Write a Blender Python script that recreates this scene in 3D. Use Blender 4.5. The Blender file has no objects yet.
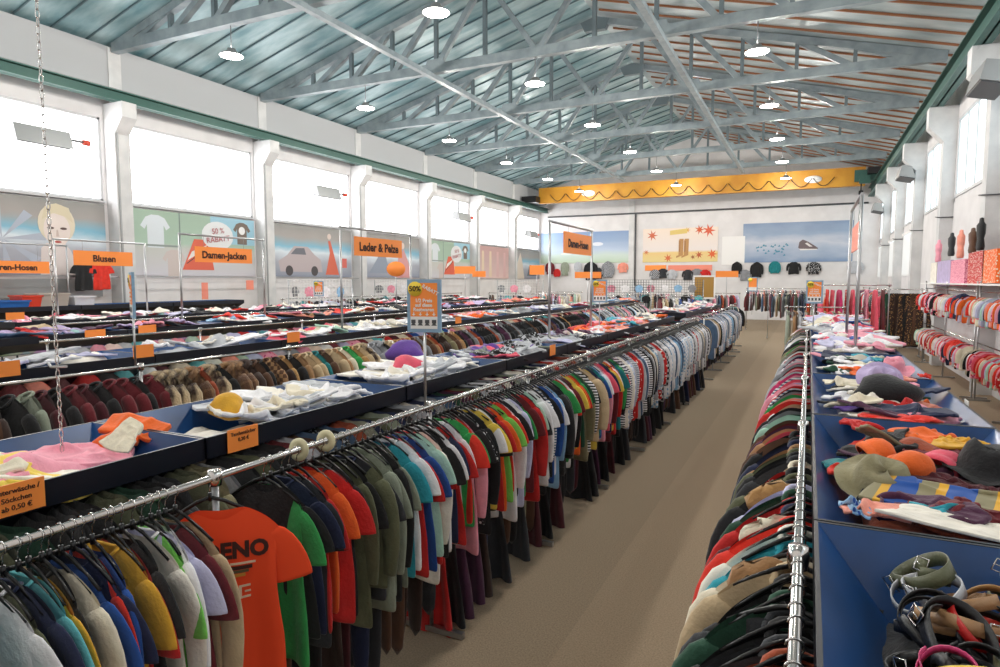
import bpy, bmesh, math, random
import numpy as np
from mathutils import Vector, Matrix
rnd = random.Random(7)
PI = math.pi
sc = bpy.context.scene
COL = sc.collection

# ------------------------------------------------------------------ camera, world, exposure
FPX = 640.0
YAW = math.radians(25.7)
PIT = math.atan(52.5 / FPX)
CAM = Vector((0, 0, 2.3))
cd = bpy.data.cameras.new('camera'); cam = bpy.data.objects.new('camera', cd); COL.objects.link(cam)
cd.sensor_width = 36; cd.lens = FPX / 1000 * 36; cd.clip_start = 0.05; cd.clip_end = 200
cam.location = CAM; cam.rotation_euler = (PI / 2 - PIT, 0, YAW)
sc.camera = cam
w = bpy.data.worlds.new('world'); sc.world = w; w.use_nodes = True
w.node_tree.nodes['Background'].inputs[0].default_value = (0.80, 0.90, 1.0, 1)
w.node_tree.nodes['Background'].inputs[1].default_value = 1.0
sc.view_settings.view_transform = 'Standard'; sc.view_settings.look = 'None'
sc.view_settings.gamma = 1; sc.view_settings.use_curve_mapping = False
sc.view_settings.exposure = 0.3
try:
    sc.cycles.use_denoising = True
    sc.cycles.max_bounces = 8; sc.cycles.diffuse_bounces = 5; sc.cycles.glossy_bounces = 3
    sc.cycles.sample_clamp_indirect = 4
except Exception:
    pass
WIN_L, WIN_R, LAMP_W, LAMP_E = 5.3, 1.1, 175.0, 30.0

# ------------------------------------------------------------------ room numbers (metres)
XL, XR, YB, Y0 = -16.7, 3.4, 41.1, -3.9
XM = (XL + XR) / 2
EAVE, RIDGE = 8.35, 11.05
BAYS = [1.1 + 5 * k for k in range(9)]

FV = Vector((-math.sin(YAW) * math.cos(PIT), math.cos(YAW) * math.cos(PIT), -math.sin(PIT)))
RV = Vector((math.cos(YAW), math.sin(YAW), 0)); UV = RV.cross(FV)
def onplane(u, v, axis, c):
    """world point of photo pixel (u,v) on the plane axis=c, used as a tape measure"""
    d = FV + RV * ((u - 500) / FPX) + UV * ((333.5 - v) / FPX)
    t = (c - CAM[axis]) / d[axis]
    return CAM + d * t

# ------------------------------------------------------------------ materials
def s2l(c):
    return tuple((x / 12.92 if x <= .04045 else ((x + .055) / 1.055) ** 2.4) for x in c)
def hexc(h):
    return s2l(tuple(int(h[i:i + 2], 16) / 255 for i in (0, 2, 4)))
MATS = {}
def mat(name, col, rough=.6, metal=0, emit=None, es=1.0, coat=0):
    if name in MATS: return MATS[name]
    m = bpy.data.materials.new(name); m.use_nodes = True
    b = m.node_tree.nodes['Principled BSDF']
    if isinstance(col, str): col = hexc(col)
    b.inputs['Base Color'].default_value = (*col, 1); b.inputs['Roughness'].default_value = rough
    b.inputs['Metallic'].default_value = metal
    if coat: b.inputs['Coat Weight'].default_value = coat
    if emit is not None:
        b.inputs['Emission Color'].default_value = (*emit, 1); b.inputs['Emission Strength'].default_value = es
    MATS[name] = m; return m
def nodes(m): return m.node_tree.nodes, m.node_tree.links, m.node_tree.nodes['Principled BSDF']
def noise_mix(m, c1, c2, scale=8, detail=4, bump=0, bscale=None, coords='Object', stretch=(1, 1, 1), lo=.35, hi=.65):
    N, L, b = nodes(m)
    tc = N.new('ShaderNodeTexCoord'); mp = N.new('ShaderNodeMapping'); mp.inputs['Scale'].default_value = stretch
    L.new(tc.outputs[coords], mp.inputs[0])
    nz = N.new('ShaderNodeTexNoise'); nz.inputs['Scale'].default_value = scale; nz.inputs['Detail'].default_value = detail
    L.new(mp.outputs[0], nz.inputs['Vector'])
    cr = N.new('ShaderNodeValToRGB'); cr.color_ramp.elements[0].position = lo; cr.color_ramp.elements[1].position = hi
    cr.color_ramp.elements[0].color = (*c1, 1); cr.color_ramp.elements[1].color = (*c2, 1)
    L.new(nz.outputs['Fac'], cr.inputs[0]); L.new(cr.outputs[0], b.inputs['Base Color'])
    if bump:
        n2 = N.new('ShaderNodeTexNoise'); n2.inputs['Scale'].default_value = bscale or scale * 3; n2.inputs['Detail'].default_value = 4
        L.new(mp.outputs[0], n2.inputs['Vector'])
        bp = N.new('ShaderNodeBump'); bp.inputs['Strength'].default_value = bump; bp.inputs['Distance'].default_value = .02
        L.new(n2.outputs['Fac'], bp.inputs['Height']); L.new(bp.outputs[0], b.inputs['Normal'])
    return m

PAL = dict(black='17171a', charcoal='2c2e33', navy='1b2547', blue='1d4f9e', denim='4a6280', sky='8db6d8', aqua='63b7bd',
    teal='177a80', turquoise='2a9db0', green='2f9a4e', lime='7ccf5a', forest='1f4a37', olive='5c5f45', khaki='8c8566', sage='8f9786',
    beige='c4ad8a', tan='a67f58', camel='b58a55', brown='5b3d2b', chocolate='36241d', cream='e5dcc6', ivory='efe9dd', white='eeedf0', grey='8b8d92',
    silver='b9bcc2', lilac='b9a9cf', purple='5f3a94', plum='4b2340', maroon='6b1a24', burgundy='4d1520', red='c5211f', scarlet='e03222',
    orange='ee6a25', mustard='dca630', yellow='eecf52', pink='ee9db0', rose='e0566c', magenta='c4316b', salmon='ee9a86', rust='9b4526',
    lavender='c9c8e6', mint='b5dcc8')
PATS = {'striped black and white': ('stripe', 'black', 'white', 34), 'navy and white striped': ('stripe', 'navy', 'white', 30), 'red and white patterned': ('dots', 'red', 'ivory', 26),
    'blue and white checked': ('check', 'sky', 'white', 30), 'grey checked': ('check', 'silver', 'charcoal', 26), 'pink patterned': ('dots', 'pink', 'magenta', 24),
    'black and white speckled': ('dots', 'black', 'silver', 38), 'pale striped': ('stripe', 'white', 'denim', 40), 'brown checked': ('check', 'tan', 'brown', 22),
    'black dotted': ('dots', 'black', 'white', 34), 'orange patterned': ('dots', 'orange', 'cream', 20), 'blue floral': ('dots', 'sky', 'blue', 22),
    'gold dotted brown': ('dots', 'chocolate', 'camel', 30), 'mottled brown fur': ('fur', 'chocolate', 'beige', 11), 'mottled tan fur': ('fur', 'brown', 'tan', 9), 'broad striped blue grey and yellow': ('tri', 'blue', 'khaki', 5)}
def fabric(name):
    key = 'fabric_' + name
    if key in MATS: return MATS[key]
    if name in PATS:
        kind, a, c, s = PATS[name]
        m = mat(key, PAL[a], .9); N, L, b = nodes(m)
        ca, cc = hexc(PAL[a]), hexc(PAL[c])
        tc = N.new('ShaderNodeTexCoord')
        if kind in ('stripe', 'tri'):
            sp = N.new('ShaderNodeSeparateXYZ'); L.new(tc.outputs['Object'], sp.inputs[0])
            mu = N.new('ShaderNodeMath'); mu.operation = 'MULTIPLY'; mu.inputs[1].default_value = s * (1 if kind == 'stripe' else 1.2)
            L.new(sp.outputs['Z' if kind == 'stripe' else 'X'], mu.inputs[0])
            fr = N.new('ShaderNodeMath'); fr.operation = 'FRACT'; L.new(mu.outputs[0], fr.inputs[0])
            cr = N.new('ShaderNodeValToRGB'); cr.color_ramp.interpolation = 'CONSTANT'
            cr.color_ramp.elements[0].color = (*ca, 1); cr.color_ramp.elements[1].position = .5; cr.color_ramp.elements[1].color = (*cc, 1)
            if kind == 'tri':
                e = cr.color_ramp.elements.new(.82); e.color = (*hexc(PAL['mustard']), 1)
            L.new(fr.outputs[0], cr.inputs[0]); L.new(cr.outputs[0], b.inputs['Base Color'])
        elif kind == 'fur':
            noise_mix(m, ca, cc, s, 8, bump=.9, bscale=70, stretch=(1, 1, .6), lo=.38, hi=.62)
        elif kind == 'check':
            ch = N.new('ShaderNodeTexChecker'); ch.inputs['Scale'].default_value = s
            ch.inputs[1].default_value = (*ca, 1); ch.inputs[2].default_value = (*cc, 1)
            L.new(tc.outputs['Object'], ch.inputs[0]); L.new(ch.outputs[0], b.inputs['Base Color'])
        else:
            vo = N.new('ShaderNodeTexVoronoi'); vo.inputs['Scale'].default_value = s; L.new(tc.outputs['Object'], vo.inputs['Vector'])
            cr = N.new('ShaderNodeValToRGB'); cr.color_ramp.interpolation = 'CONSTANT'
            cr.color_ramp.elements[0].color = (*cc, 1); cr.color_ramp.elements[1].position = .33; cr.color_ramp.elements[1].color = (*ca, 1)
            L.new(vo.outputs['Distance'], cr.inputs[0]); L.new(cr.outputs[0], b.inputs['Base Color'])
    else:
        c = hexc(PAL[name]); m = mat(key, c, .88)
        noise_mix(m, tuple(x * .88 for x in c), tuple(min(1, x * 1.08) for x in c), scale=9, bump=.25, bscale=60)
    nodes(m)[2].inputs['Sheen Weight'].default_value = .15
    return m

m_wall = mat('wall_paint', 'dcdadb', .8); noise_mix(m_wall, hexc('d8d6d7'), hexc('e2e0e1'), 1.5, 5, .08, 20)
m_conc = mat('concrete_paint', 'cfcfd0', .8); noise_mix(m_conc, hexc('c9cacb'), hexc('d8d8d8'), 2.5, 6, .1, 25)
m_floor = mat('carpet', '8a7c6c', .95)
noise_mix(m_floor, hexc('86755f'), hexc('9c8a74'), 90, 3, .35, 220)
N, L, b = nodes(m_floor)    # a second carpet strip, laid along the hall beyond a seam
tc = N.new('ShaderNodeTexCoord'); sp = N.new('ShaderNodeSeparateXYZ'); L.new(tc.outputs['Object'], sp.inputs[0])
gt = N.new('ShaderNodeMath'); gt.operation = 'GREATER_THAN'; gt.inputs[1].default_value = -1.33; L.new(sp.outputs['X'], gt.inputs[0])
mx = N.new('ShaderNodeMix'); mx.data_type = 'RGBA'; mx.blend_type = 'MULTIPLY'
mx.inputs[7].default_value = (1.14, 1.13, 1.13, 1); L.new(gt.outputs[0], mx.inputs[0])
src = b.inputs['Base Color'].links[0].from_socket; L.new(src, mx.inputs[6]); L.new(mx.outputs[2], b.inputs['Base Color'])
m_foil = mat('roof_foil', '86a0a6', .38, .12)
noise_mix(m_foil, hexc('658f98'), hexc('b7ced2'), 1.3, 7, .6, 5, stretch=(.5, 1.6, 1), lo=.3, hi=.72)  # pale patches paint the crinkled foil's reflections into the colour
m_foil2 = mat('roof_panel', '8f9a9c', .45, .1)
noise_mix(m_foil2, hexc('84969b'), hexc('bac4c5'), 1.4, 6, .35, 6, stretch=(.5, 1.2, 1), lo=.3, hi=.7)
m_seam = mat('roof_seam', '5b7178', .5, .2)
m_batten = mat('roof_batten', '8f5d3f', .7)
m_steel = mat('truss_steel', '93a1a6', .45, .1); noise_mix(m_steel, hexc('7d8a90'), hexc('94a0a5'), 3, 4)
m_steel_d = mat('brace_steel', '6d7b81', .5, .15)
m_green = mat('crane_green', '2f5a52', .45, .1); m_yellow = mat('crane_yellow', 'c98a1c', .5); noise_mix(m_yellow, hexc('ad7414'), hexc('bf8a22'), 1.2, 4)
m_chrome = mat('chrome', 'd5d2cf', .16, 1.0); m_chrome2 = mat('satin_steel', 'b8b8ba', .3, .9)
m_navy = mat('navy_tray', '143b6b', .33, 0, coat=.1); noise_mix(m_navy, hexc('143c6c'), hexc('1b4b85'), 3, 3)
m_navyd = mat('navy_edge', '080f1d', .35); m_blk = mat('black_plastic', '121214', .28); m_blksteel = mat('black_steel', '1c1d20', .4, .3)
m_orange = mat('sign_orange', 'ff9440', .5); m_ink = mat('sign_ink', '3a1d14', .7); m_white = mat('white_plastic', 'ecebea', .5)
m_frame_b = mat('sign_frame_blue', '87a9c6', .4); m_yel = mat('sign_yellow', 'f3d43f', .5); m_signred = mat('sign_red', 'd8533f', .6)
m_grey = mat('grey_metal', '9a9c9d', .4, .4); m_greyd = mat('dark_grey', '4d4f52', .5); m_pinkc = mat('coral_card', 'f0907a', .6)
m_greycord = mat('cable_grey', '7b7d80', .6)
m_pane = mat('window_daylight', 'ffffff', .3, emit=(1.0, .985, 1.0), es=WIN_L)
m_pane_r = mat('window_daylight_right', 'dfeef2', .3, emit=(.80, .92, .96), es=WIN_R)
m_lampface = mat('lamp_face', 'ffffff', .3, emit=(1, .97, .90), es=LAMP_E)
m_winframe = mat('window_frame', 'c3c5c8', .5)

# ------------------------------------------------------------------ mesh helpers
class MB:
    def __init__(s): s.v = []; s.f = []; s.m = []; s.sm = []
    def add(s, vs, fs, mi=0, smooth=False):
        o = len(s.v); s.v += [tuple(p) for p in vs]
        for f in fs: s.f.append([i + o for i in f]); s.m.append(mi); s.sm.append(smooth)
        return s
    def box(s, x0, x1, y0, y1, z0, z1, mi=0):
        return s.add([(x0, y0, z0), (x1, y0, z0), (x1, y1, z0), (x0, y1, z0), (x0, y0, z1), (x1, y0, z1), (x1, y1, z1), (x0, y1, z1)],
                     [(0, 3, 2, 1), (4, 5, 6, 7), (0, 1, 5, 4), (1, 2, 6, 5), (2, 3, 7, 6), (3, 0, 4, 7)], mi)
    def bar(s, p, q, a, b, up=(0, 0, 1), mi=0):
        p, q = Vector(p), Vector(q); d = (q - p).normalized(); up = Vector(up)
        if abs(d.dot(up)) > .99: up = Vector((0, 1, 0))
        r = d.cross(up).normalized() * a / 2; u = r.cross(d).normalized() * b / 2
        vs = [p - r - u, p + r - u, p + r + u, p - r + u, q - r - u, q + r - u, q + r + u, q - r + u]
        return s.add(vs, [(0, 1, 2, 3), (7, 6, 5, 4), (0, 4, 5, 1), (1, 5, 6, 2), (2, 6, 7, 3), (3, 7, 4, 0)], mi)
    def tube(s, pts, r, n=8, mi=0, ry=None, caps=True, closed=False):
        pts = [Vector(p) for p in pts]; k = len(pts); vs = []
        rs = r if isinstance(r, (list, tuple)) else [r] * k
        for i, p in enumerate(pts):
            a = pts[(i - 1) % k] if (i > 0 or closed) else p; c = pts[(i + 1) % k] if (i < k - 1 or closed) else p
            t = (c - a).normalized(); ref = Vector((0, 1, 0)) if abs(t.y) < .9 else Vector((1, 0, 0))
            e = t.cross(ref).normalized(); g = e.cross(t).normalized()
            for j in range(n):
                an = 2 * PI * j / n
                vs.append(p + e * rs[i] * math.cos(an) + g * (ry if ry else rs[i]) * math.sin(an))
        fs = []
        for i in range(k if closed else k - 1):
            for j in range(n):
                a, b2 = i * n + j, i * n + (j + 1) % n; c, d = ((i + 1) % k) * n + (j + 1) % n, ((i + 1) % k) * n + j
                fs.append((a, d, c, b2))
        s.add(vs, fs, mi, True)
        if caps and not closed:
            o = len(s.v) - k * n
            s.f.append([o + j for j in range(n)]); s.m.append(mi); s.sm.append(False)
            s.f.append([o + (k - 1) * n + j for j in reversed(range(n))]); s.m.append(mi); s.sm.append(False)
        return s
    def lathe(s, prof, n=20, c=(0, 0, 0), mi=0, sx=1, sy=1, fn=None):
        vs = []
        for r, z in prof:
            for j in range(n):
                a = 2 * PI * j / n; p = Vector((c[0] + r * sx * math.cos(a), c[1] + r * sy * math.sin(a), c[2] + z))
                if fn: p = fn(p)
                vs.append(p)
        fs = []
        for i in range(len(prof) - 1):
            for j in range(n): fs.append((i * n + j, i * n + (j + 1) % n, (i + 1) * n + (j + 1) % n, (i + 1) * n + j))
        return s.add(vs, fs, mi, True)
    def poly(s, pts, mi=0):
        return s.add(pts, [tuple(range(len(pts)))], mi)
    def prism(s, pts, vec, mi=0):
        k = len(pts); a = [Vector(p) for p in pts]; b2 = [p + Vector(vec) for p in a]
        fs = [tuple(reversed(range(k))), tuple(range(k, 2 * k))] + [(i, (i + 1) % k, k + (i + 1) % k, k + i) for i in range(k)]
        return s.add(a + b2, fs, mi)
    def mesh(s, name, mats):
        me = bpy.data.meshes.new(name); me.from_pydata(s.v, [], s.f)
        for m in (mats if isinstance(mats, (list, tuple)) else [mats]): me.materials.append(m)
        me.polygons.foreach_set('material_index', s.m); me.polygons.foreach_set('use_smooth', s.sm)
        bm = bmesh.new(); bm.from_mesh(me); bmesh.ops.recalc_face_normals(bm, faces=bm.faces); bm.to_mesh(me); bm.free()
        me.update(); return me
    def build(s, name, mats, parent=None, loc=None):
        return link(name, s.mesh(name, mats), parent, loc)
def link(name, data, parent=None, loc=None, rot=None, scale=None):
    o = bpy.data.objects.new(name, data); COL.objects.link(o)
    if parent: o.parent = parent
    if loc is not None: o.location = loc
    if rot is not None: o.rotation_euler = rot
    if scale is not None: o.scale = scale if isinstance(scale, (tuple, list)) else (scale,) * 3
    return o
def setmat(o, m, i=0):
    o.material_slots[i].link = 'OBJECT'; o.material_slots[i].material = m
def tag(o, label, cat, group=None, kind=None):
    o['label'] = label; o['category'] = cat
    if group: o['group'] = group
    if kind: o['kind'] = kind
    return o
def thing(name, label, cat, loc=(0, 0, 0), rz=0, group=None):
    o = link(name, None, loc=loc, rot=(0, 0, rz)); o.empty_display_size = .1
    return tag(o, label, cat, group)
def struct(name, mb, mats):
    o = mb.build(name, mats); o['kind'] = 'structure'; return o
USED = set()
def pick(*cands):
    for c in cands:
        if len(c.split()) <= 16 and c not in USED:
            USED.add(c); return c
    return cands[-1]
_txt = {}
def text_mesh(s, size, m, align='CENTER', bold=0.0):
    k = (s, size, m.name, bold)
    if k in _txt: return _txt[k]
    cu = bpy.data.curves.new('lettering', 'FONT'); cu.body = s; cu.size = size; cu.align_x = align; cu.align_y = 'CENTER'
    cu.extrude = .0008; cu.offset = bold; cu.resolution_u = 3
    o = bpy.data.objects.new('lettering', cu); COL.objects.link(o)
    dg = bpy.context.evaluated_depsgraph_get(); me = bpy.data.meshes.new_from_object(o.evaluated_get(dg))
    me.materials.clear(); me.materials.append(m)
    bpy.data.objects.remove(o); _txt[k] = me; return me
def text(s, size, m, parent, loc, rot=(PI / 2, 0, 0), bold=0.0, sx=1.0):
    return link('lettering', text_mesh(s, size, m, bold=bold), parent, loc, rot, (sx, 1, 1))

# ------------------------------------------------------------------ SETTING: shell
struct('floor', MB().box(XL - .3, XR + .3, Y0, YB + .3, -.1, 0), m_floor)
struct('wall_back', MB().add([(XL - .3, YB, 0), (XR + .3, YB, 0), (XR + .3, YB, EAVE), (XM, YB, RIDGE + .1), (XL - .3, YB, EAVE),
        (XL - .3, YB + .25, 0), (XR + .3, YB + .25, 0), (XR + .3, YB + .25, EAVE), (XM, YB + .25, RIDGE + .1), (XL - .3, YB + .25, EAVE)],
       [(0, 1, 2, 3, 4), (9, 8, 7, 6, 5), (0, 5, 6, 1), (1, 6, 7, 2), (2, 7, 8, 3), (3, 8, 9, 4), (4, 9, 5, 0)]), m_wall)
struct('wall_front', MB().add([(XL - .3, Y0, 0), (XR + .3, Y0, 0), (XR + .3, Y0, EAVE), (XM, Y0, RIDGE + .1), (XL - .3, Y0, EAVE),
        (XL - .3, Y0 - .25, 0), (XR + .3, Y0 - .25, 0), (XR + .3, Y0 - .25, EAVE), (XM, Y0 - .25, RIDGE + .1), (XL - .3, Y0 - .25, EAVE)],
       [(0, 1, 2, 3, 4), (9, 8, 7, 6, 5), (0, 5, 6, 1), (1, 6, 7, 2), (2, 7, 8, 3), (3, 8, 9, 4), (4, 9, 5, 0)]), m_wall)
WB, WT = 4.38, 6.52      # window band
mb = MB(); mb.box(XL - .3, XL, Y0, YB, 0, WB); mb.box(XL - .3, XL, Y0, YB, WT, EAVE)
                                       # eaves beam
for y in BAYS: mb.box(XL - .3, XL, y - .3, y + .3, WB, WT)
struct('wall_left', mb, m_wall)
struct('trim_4', MB().box(XL, XL + .22, Y0, YB, 7.22, EAVE - .03), mat('eaves_paint', 'b4b6b9', .8))
mb = MB(); mb.box(XR, XR + .3, Y0, YB, 0, WB + .1); mb.box(XR, XR + .3, Y0, YB, WT, EAVE)
for y in BAYS: mb.box(XR, XR + .3, y - .4, y + .4, WB, WT)
struct('wall_right', mb, m_wall)
mb = MB()
for y in BAYS[:-1]:        # left columns with corbels
    for zz in (0,): mb.box(XL, XL + .42, y - .21, y + .21, 0, 6.5)
    mb.prism([(XL, y - .2, 6.1), (XL + .42, y - .2, 6.1), (XL + .75, y - .2, 6.5), (XL + .75, y - .2, 6.88), (XL, y - .2, 6.88)], (0, .4, 0))
    mb.box(XL + .2, XL + .25, y - .17, y + .17, 6.9, EAVE - .05)
    mb.box(XL + .42, XL + .45, y - .17, y - .13, 1, 6.3, 1)
struct('trim_1', mb, [m_conc, m_grey])
mb = MB()
for y in BAYS[:-1]:
    mb.box(XR - .3, XR, y - .3, y + .1, 0, 6.6)
    mb.prism([(XR, y - .31, 5.95), (XR - .3, y - .31, 6.0), (XR - .66, y - .31, 6.4), (XR - .66, y - .31, 6.92), (XR, y - .31, 6.92)], (0, .42, 0))
    mb.tube([(XR - .33, y - .34, 4.0), (XR, y - .34, 4.0)], .015, 6, 1); mb.tube([(XR - .33, y - .34, 4.0), (XR - .33, y + .12, 4.05)], .015, 6, 1)
struct('trim_2', mb, [m_conc, m_greyd])
wn = 0
for i in range(len(BAYS) - 1):
    y0, y1 = BAYS[i] + .3, BAYS[i + 1] - .3; wn += 1
    o = struct('window_%d' % wn, MB().box(XL - .14, XL - .12, y0, y1, WB, WT), m_pane)
    mb = MB(); f = .06
    mb.box(XL - .12, XL - .02, y0, y1, WB, WB + f); mb.box(XL - .12, XL - .02, y0, y1, WT - f, WT)
    mb.box(XL - .12, XL - .02, y0, y0 + f, WB, WT); mb.box(XL - .12, XL - .02, y1 - f, y1, WB, WT)
    mb.box(XL - .05, XL + .1, y0, y1, WB - .05, WB)
    if i == 5:
        ya = y1 - 1.0
        for (a, b_, c, d) in ((ya, ya + .05, WT - .95, WT), (ya, y1, WT - .95, WT - .9)): mb.box(XL - .12, XL - .04, a, b_, c, d, 1)
    mb.build('window_frame', [m_winframe, m_greyd], o)
for i in range(len(BAYS) - 1):
    y0, y1 = BAYS[i] + .35, BAYS[i + 1] - .5; wn += 1
    o = struct('window_%d' % wn, MB().box(XR + .02, XR + .04, y0, y1, WB + .1, WT), m_pane_r)
    mb = MB()
    for k in range(5):
        yy = y0 + (y1 - y0 - .05) * k / 4; mb.box(XR - .01, XR + .02, yy, yy + .05, WB + .1, WT)
    mb.box(XR - .03, XR + .02, y0, y1, WB + .1, WB + .18); mb.box(XR - .03, XR + .02, y0, y1, WT - .07, WT)
    mb.build('window_frame', [m_winframe], o)
for (y0, y1) in ((26.8, 30.4), (31.6, 35.4), (36.6, 40.6)):       # lower windows with vertical blinds on the right
    wn += 1
    o = struct('window_%d' % wn, MB().box(XR - .03, XR - .01, y0, y1, 2.55, 4.1), m_pane_r)
    mb = MB()
    for k in range(int((y1 - y0) / .32)):
        yy = y0 + .32 * k; mb.box(XR - .07, XR - .05, yy, yy + .2, 2.5, 4.05)
    mb.box(XR - .1, XR - .01, y0, y1, 4.08, 4.18); mb.build('blind', [m_white], o)
# roof
def roofz(x): return EAVE + (RIDGE - EAVE) * (1 - abs(x - XM) / (XM - XL))
mb = MB()
mb.add([(XL - .3, Y0, EAVE - .08), (XM, Y0, RIDGE), (XM, YB, RIDGE), (XL - .3, YB, EAVE - .08),
        (XL - .3, Y0, EAVE + .1), (XM, Y0, RIDGE + .2), (XM, YB, RIDGE + .2), (XL - .3, YB, EAVE + .1)], [(0, 1, 2, 3), (7, 6, 5, 4), (0, 3, 7, 4)])
y = Y0 + .2
while y < YB:
    mb.bar((XL, y, roofz(XL) - .02), (XM, y, RIDGE - .02), .025, .05, mi=1); y += .834
struct('ceiling', mb, [m_foil, m_seam])
mb = MB()
mb.add([(XR + .3, Y0, EAVE - .08), (XM, Y0, RIDGE), (XM, YB, RIDGE), (XR + .3, YB, EAVE - .08),
        (XR + .3, Y0, EAVE + .1), (XM, Y0, RIDGE + .2), (XM, YB, RIDGE + .2), (XR + .3, YB, EAVE + .1)], [(0, 1, 2, 3), (7, 6, 5, 4), (0, 3, 7, 4)])
y = Y0 + .2
while y < YB:
    mb.bar((XR, y, roofz(XR) - .03), (XM + .3, y, roofz(XM + .3) - .03), .06, .05, mi=1)
    y += .834
struct('ceiling', mb, [m_foil2, m_batten])
# trusses
def truss(y):
    t = thing('roof_truss', '', 'roof truss', (XM, y, 8.3), group='steel roof trusses across the hall')
    H = (XR - XL) / 2 - .28
    tz = lambda dx: roofz(XM + dx) - 8.3 - .17
    MB().bar((-H, 0, 0), (H, 0, 0), .2, .25).build('bottom_chord', m_steel, t)
    for s in (-1, 1):
        MB().bar((s * H, 0, tz(H) + .06), (0, 0, tz(0)), .18, .2).build('top_chord', m_steel, t)
        nd = [9.1, 7.6, 6.1, 4.6, 3.1, 1.55, 0]
        for k in range(len(nd) - 1):
            MB().bar((s * nd[k], 0, 0), (s * nd[k], 0, tz(nd[k])), .10, .11).build('vertical', m_steel_d, t)
            if k in (0, 1, 2, 3, 4): MB().bar((s * nd[k], 0, 0), (s * nd[k + 1], 0, tz(nd[k + 1])), .14, .15).build('diagonal', m_steel, t)
        MB().bar((s * 1.55, 0, tz(1.55)), (0, 0, 0), .12, .13).build('diagonal', m_steel, t)
        MB().prism([(s * 3.1 - .4, -.09, -.1), (s * 3.1 + .4, -.09, -.1), (s * 3.1 + .25, -.09, .25), (s * 3.1 - .25, -.09, .25)], (0, .02, 0)).build('gusset_plate', m_steel, t)
    MB().prism([(-.35, -.1, tz(0) - .35), (.35, -.1, tz(0) - .35), (.5, -.1, tz(0) - .05), (0, -.1, tz(0) + .08), (-.5, -.1, tz(0) - .05)], (0, .2, 0)).build('ridge_plate', m_steel_d, t)
    return t
ords = ['nearest', 'second', 'third', 'fourth', 'fifth', 'sixth', 'seventh', 'eighth', 'ninth', 'tenth', 'eleventh', 'twelfth', 'thirteenth', 'fourteenth']
for k, y in enumerate(BAYS[1:-1]):
    t = truss(y); t['label'] = 'grey steel roof truss spanning the hall, %s from the camera' % ords[k]
for s, nm in ((-1, 'left'), (1, 'right')):
    tag(MB().bar((XM + s * 3.25, Y0 + .02, 8.13), (XM + s * 3.25, 37.2, 8.13), .15, .13).build('tie_beam', m_steel),
        'long grey steel tie beam running down the hall below the trusses, %s of the ridge' % nm, 'beam')
# crane runway, bridge
mb = MB()
def runway(x, z0, h, wd):
    m = MB(); ya, yb = Y0 + .02, YB - .12; m.box(x - wd / 2, x + wd / 2, ya, yb, z0, z0 + .03); m.box(x - .02, x + .02, ya, yb, z0, z0 + h); m.box(x - wd / 2, x + wd / 2, ya, yb, z0 + h, z0 + h + .03)
    m.box(x - .03, x + .03, ya, yb, z0 + h + .03, z0 + h + .08, 1); return m
tag(runway(XL + .55, 6.88, .24, .26).build('crane_runway', [m_green, m_grey]), 'dark green crane runway beam along the left wall above the windows', 'beam')
tag(runway(XR - .5, 6.92, .45, .30).build('crane_runway', [m_green, m_grey]), 'dark green crane runway beam on the right wall corbels', 'beam')
cr = thing('bridge_crane', 'yellow overhead bridge crane spanning the hall before the back wall', 'crane', (0, 38.0, 7.15))
MB().box(XL + 1.2, XR - 1.0, -.18, .18, 0, .95).build('girder', m_yellow, cr)
mb = MB(); mb.box(XL + .35, XL + 1.3, -.9, .9, .02, .4); mb.box(XR - .95, XR - .3, -.9, .9, .48, .8); mb.build('end_carriage', m_blksteel, cr)
mb = MB(); mb.box(1.9, 3.0, -.45, .45, .18, .75); mb.box(2.1, 2.6, -.6, -.4, .05, .45); mb.build('trolley', m_green, cr)
mb = MB(); mb.tube([(2.2, -.5, .1), (2.2, -.5, -.35)], .03, 8); mb.box(2.1, 2.3, -.58, -.42, -.5, -.3)
mb.tube([(2.2, -.5, -.5), (2.2, -.5, -.62), (2.3, -.5, -.72), (2.2, -.5, -.82), (2.1, -.5, -.75)], .035, 8); mb.build('hook', m_blksteel, cr)
for px in (XM - 5.6, -.0):
    MB().lathe([(.0, 0), (.42, 0), (.42, .02), (0, .02)], 20, sy=.45).build('number_plate', m_white, cr, (px, -.2, .45)).rotation_euler = (PI / 2, 0, 0)
mb = MB()
for k in range(15):
    x0_ = XL + 2 + k * 1.05; mb.tube([(x0_ + .1 * j, -.26, .5 - .42 * math.sin(PI * j / 10)) for j in range(11)], .02, 5)
mb.build('festoon_cable', m_blksteel, cr)
tag(MB().tube([(XL + .6, YB - .15, 6.6), (XR - .6, YB - .15, 6.6)], .05, 8).build('service_pipe', m_greyd), 'thin dark pipe running across the back wall under the crane', 'pipe')
mb = MB(); mb.tube([(-10.1, YB - .12, 6.6), (-10.1, YB - .12, 1.6)], .045, 8)
tag(mb.build('service_pipe', m_greyd), 'thin vertical grey pipe on the back wall between the sky and autumn posters', 'pipe')
# back-wall pilasters
mb = MB()
for x in (-10.4,): mb.box(x - .15, x + .2, YB - .1, YB, 0, 7.4)
struct('trim_3', mb, m_conc)

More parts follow.
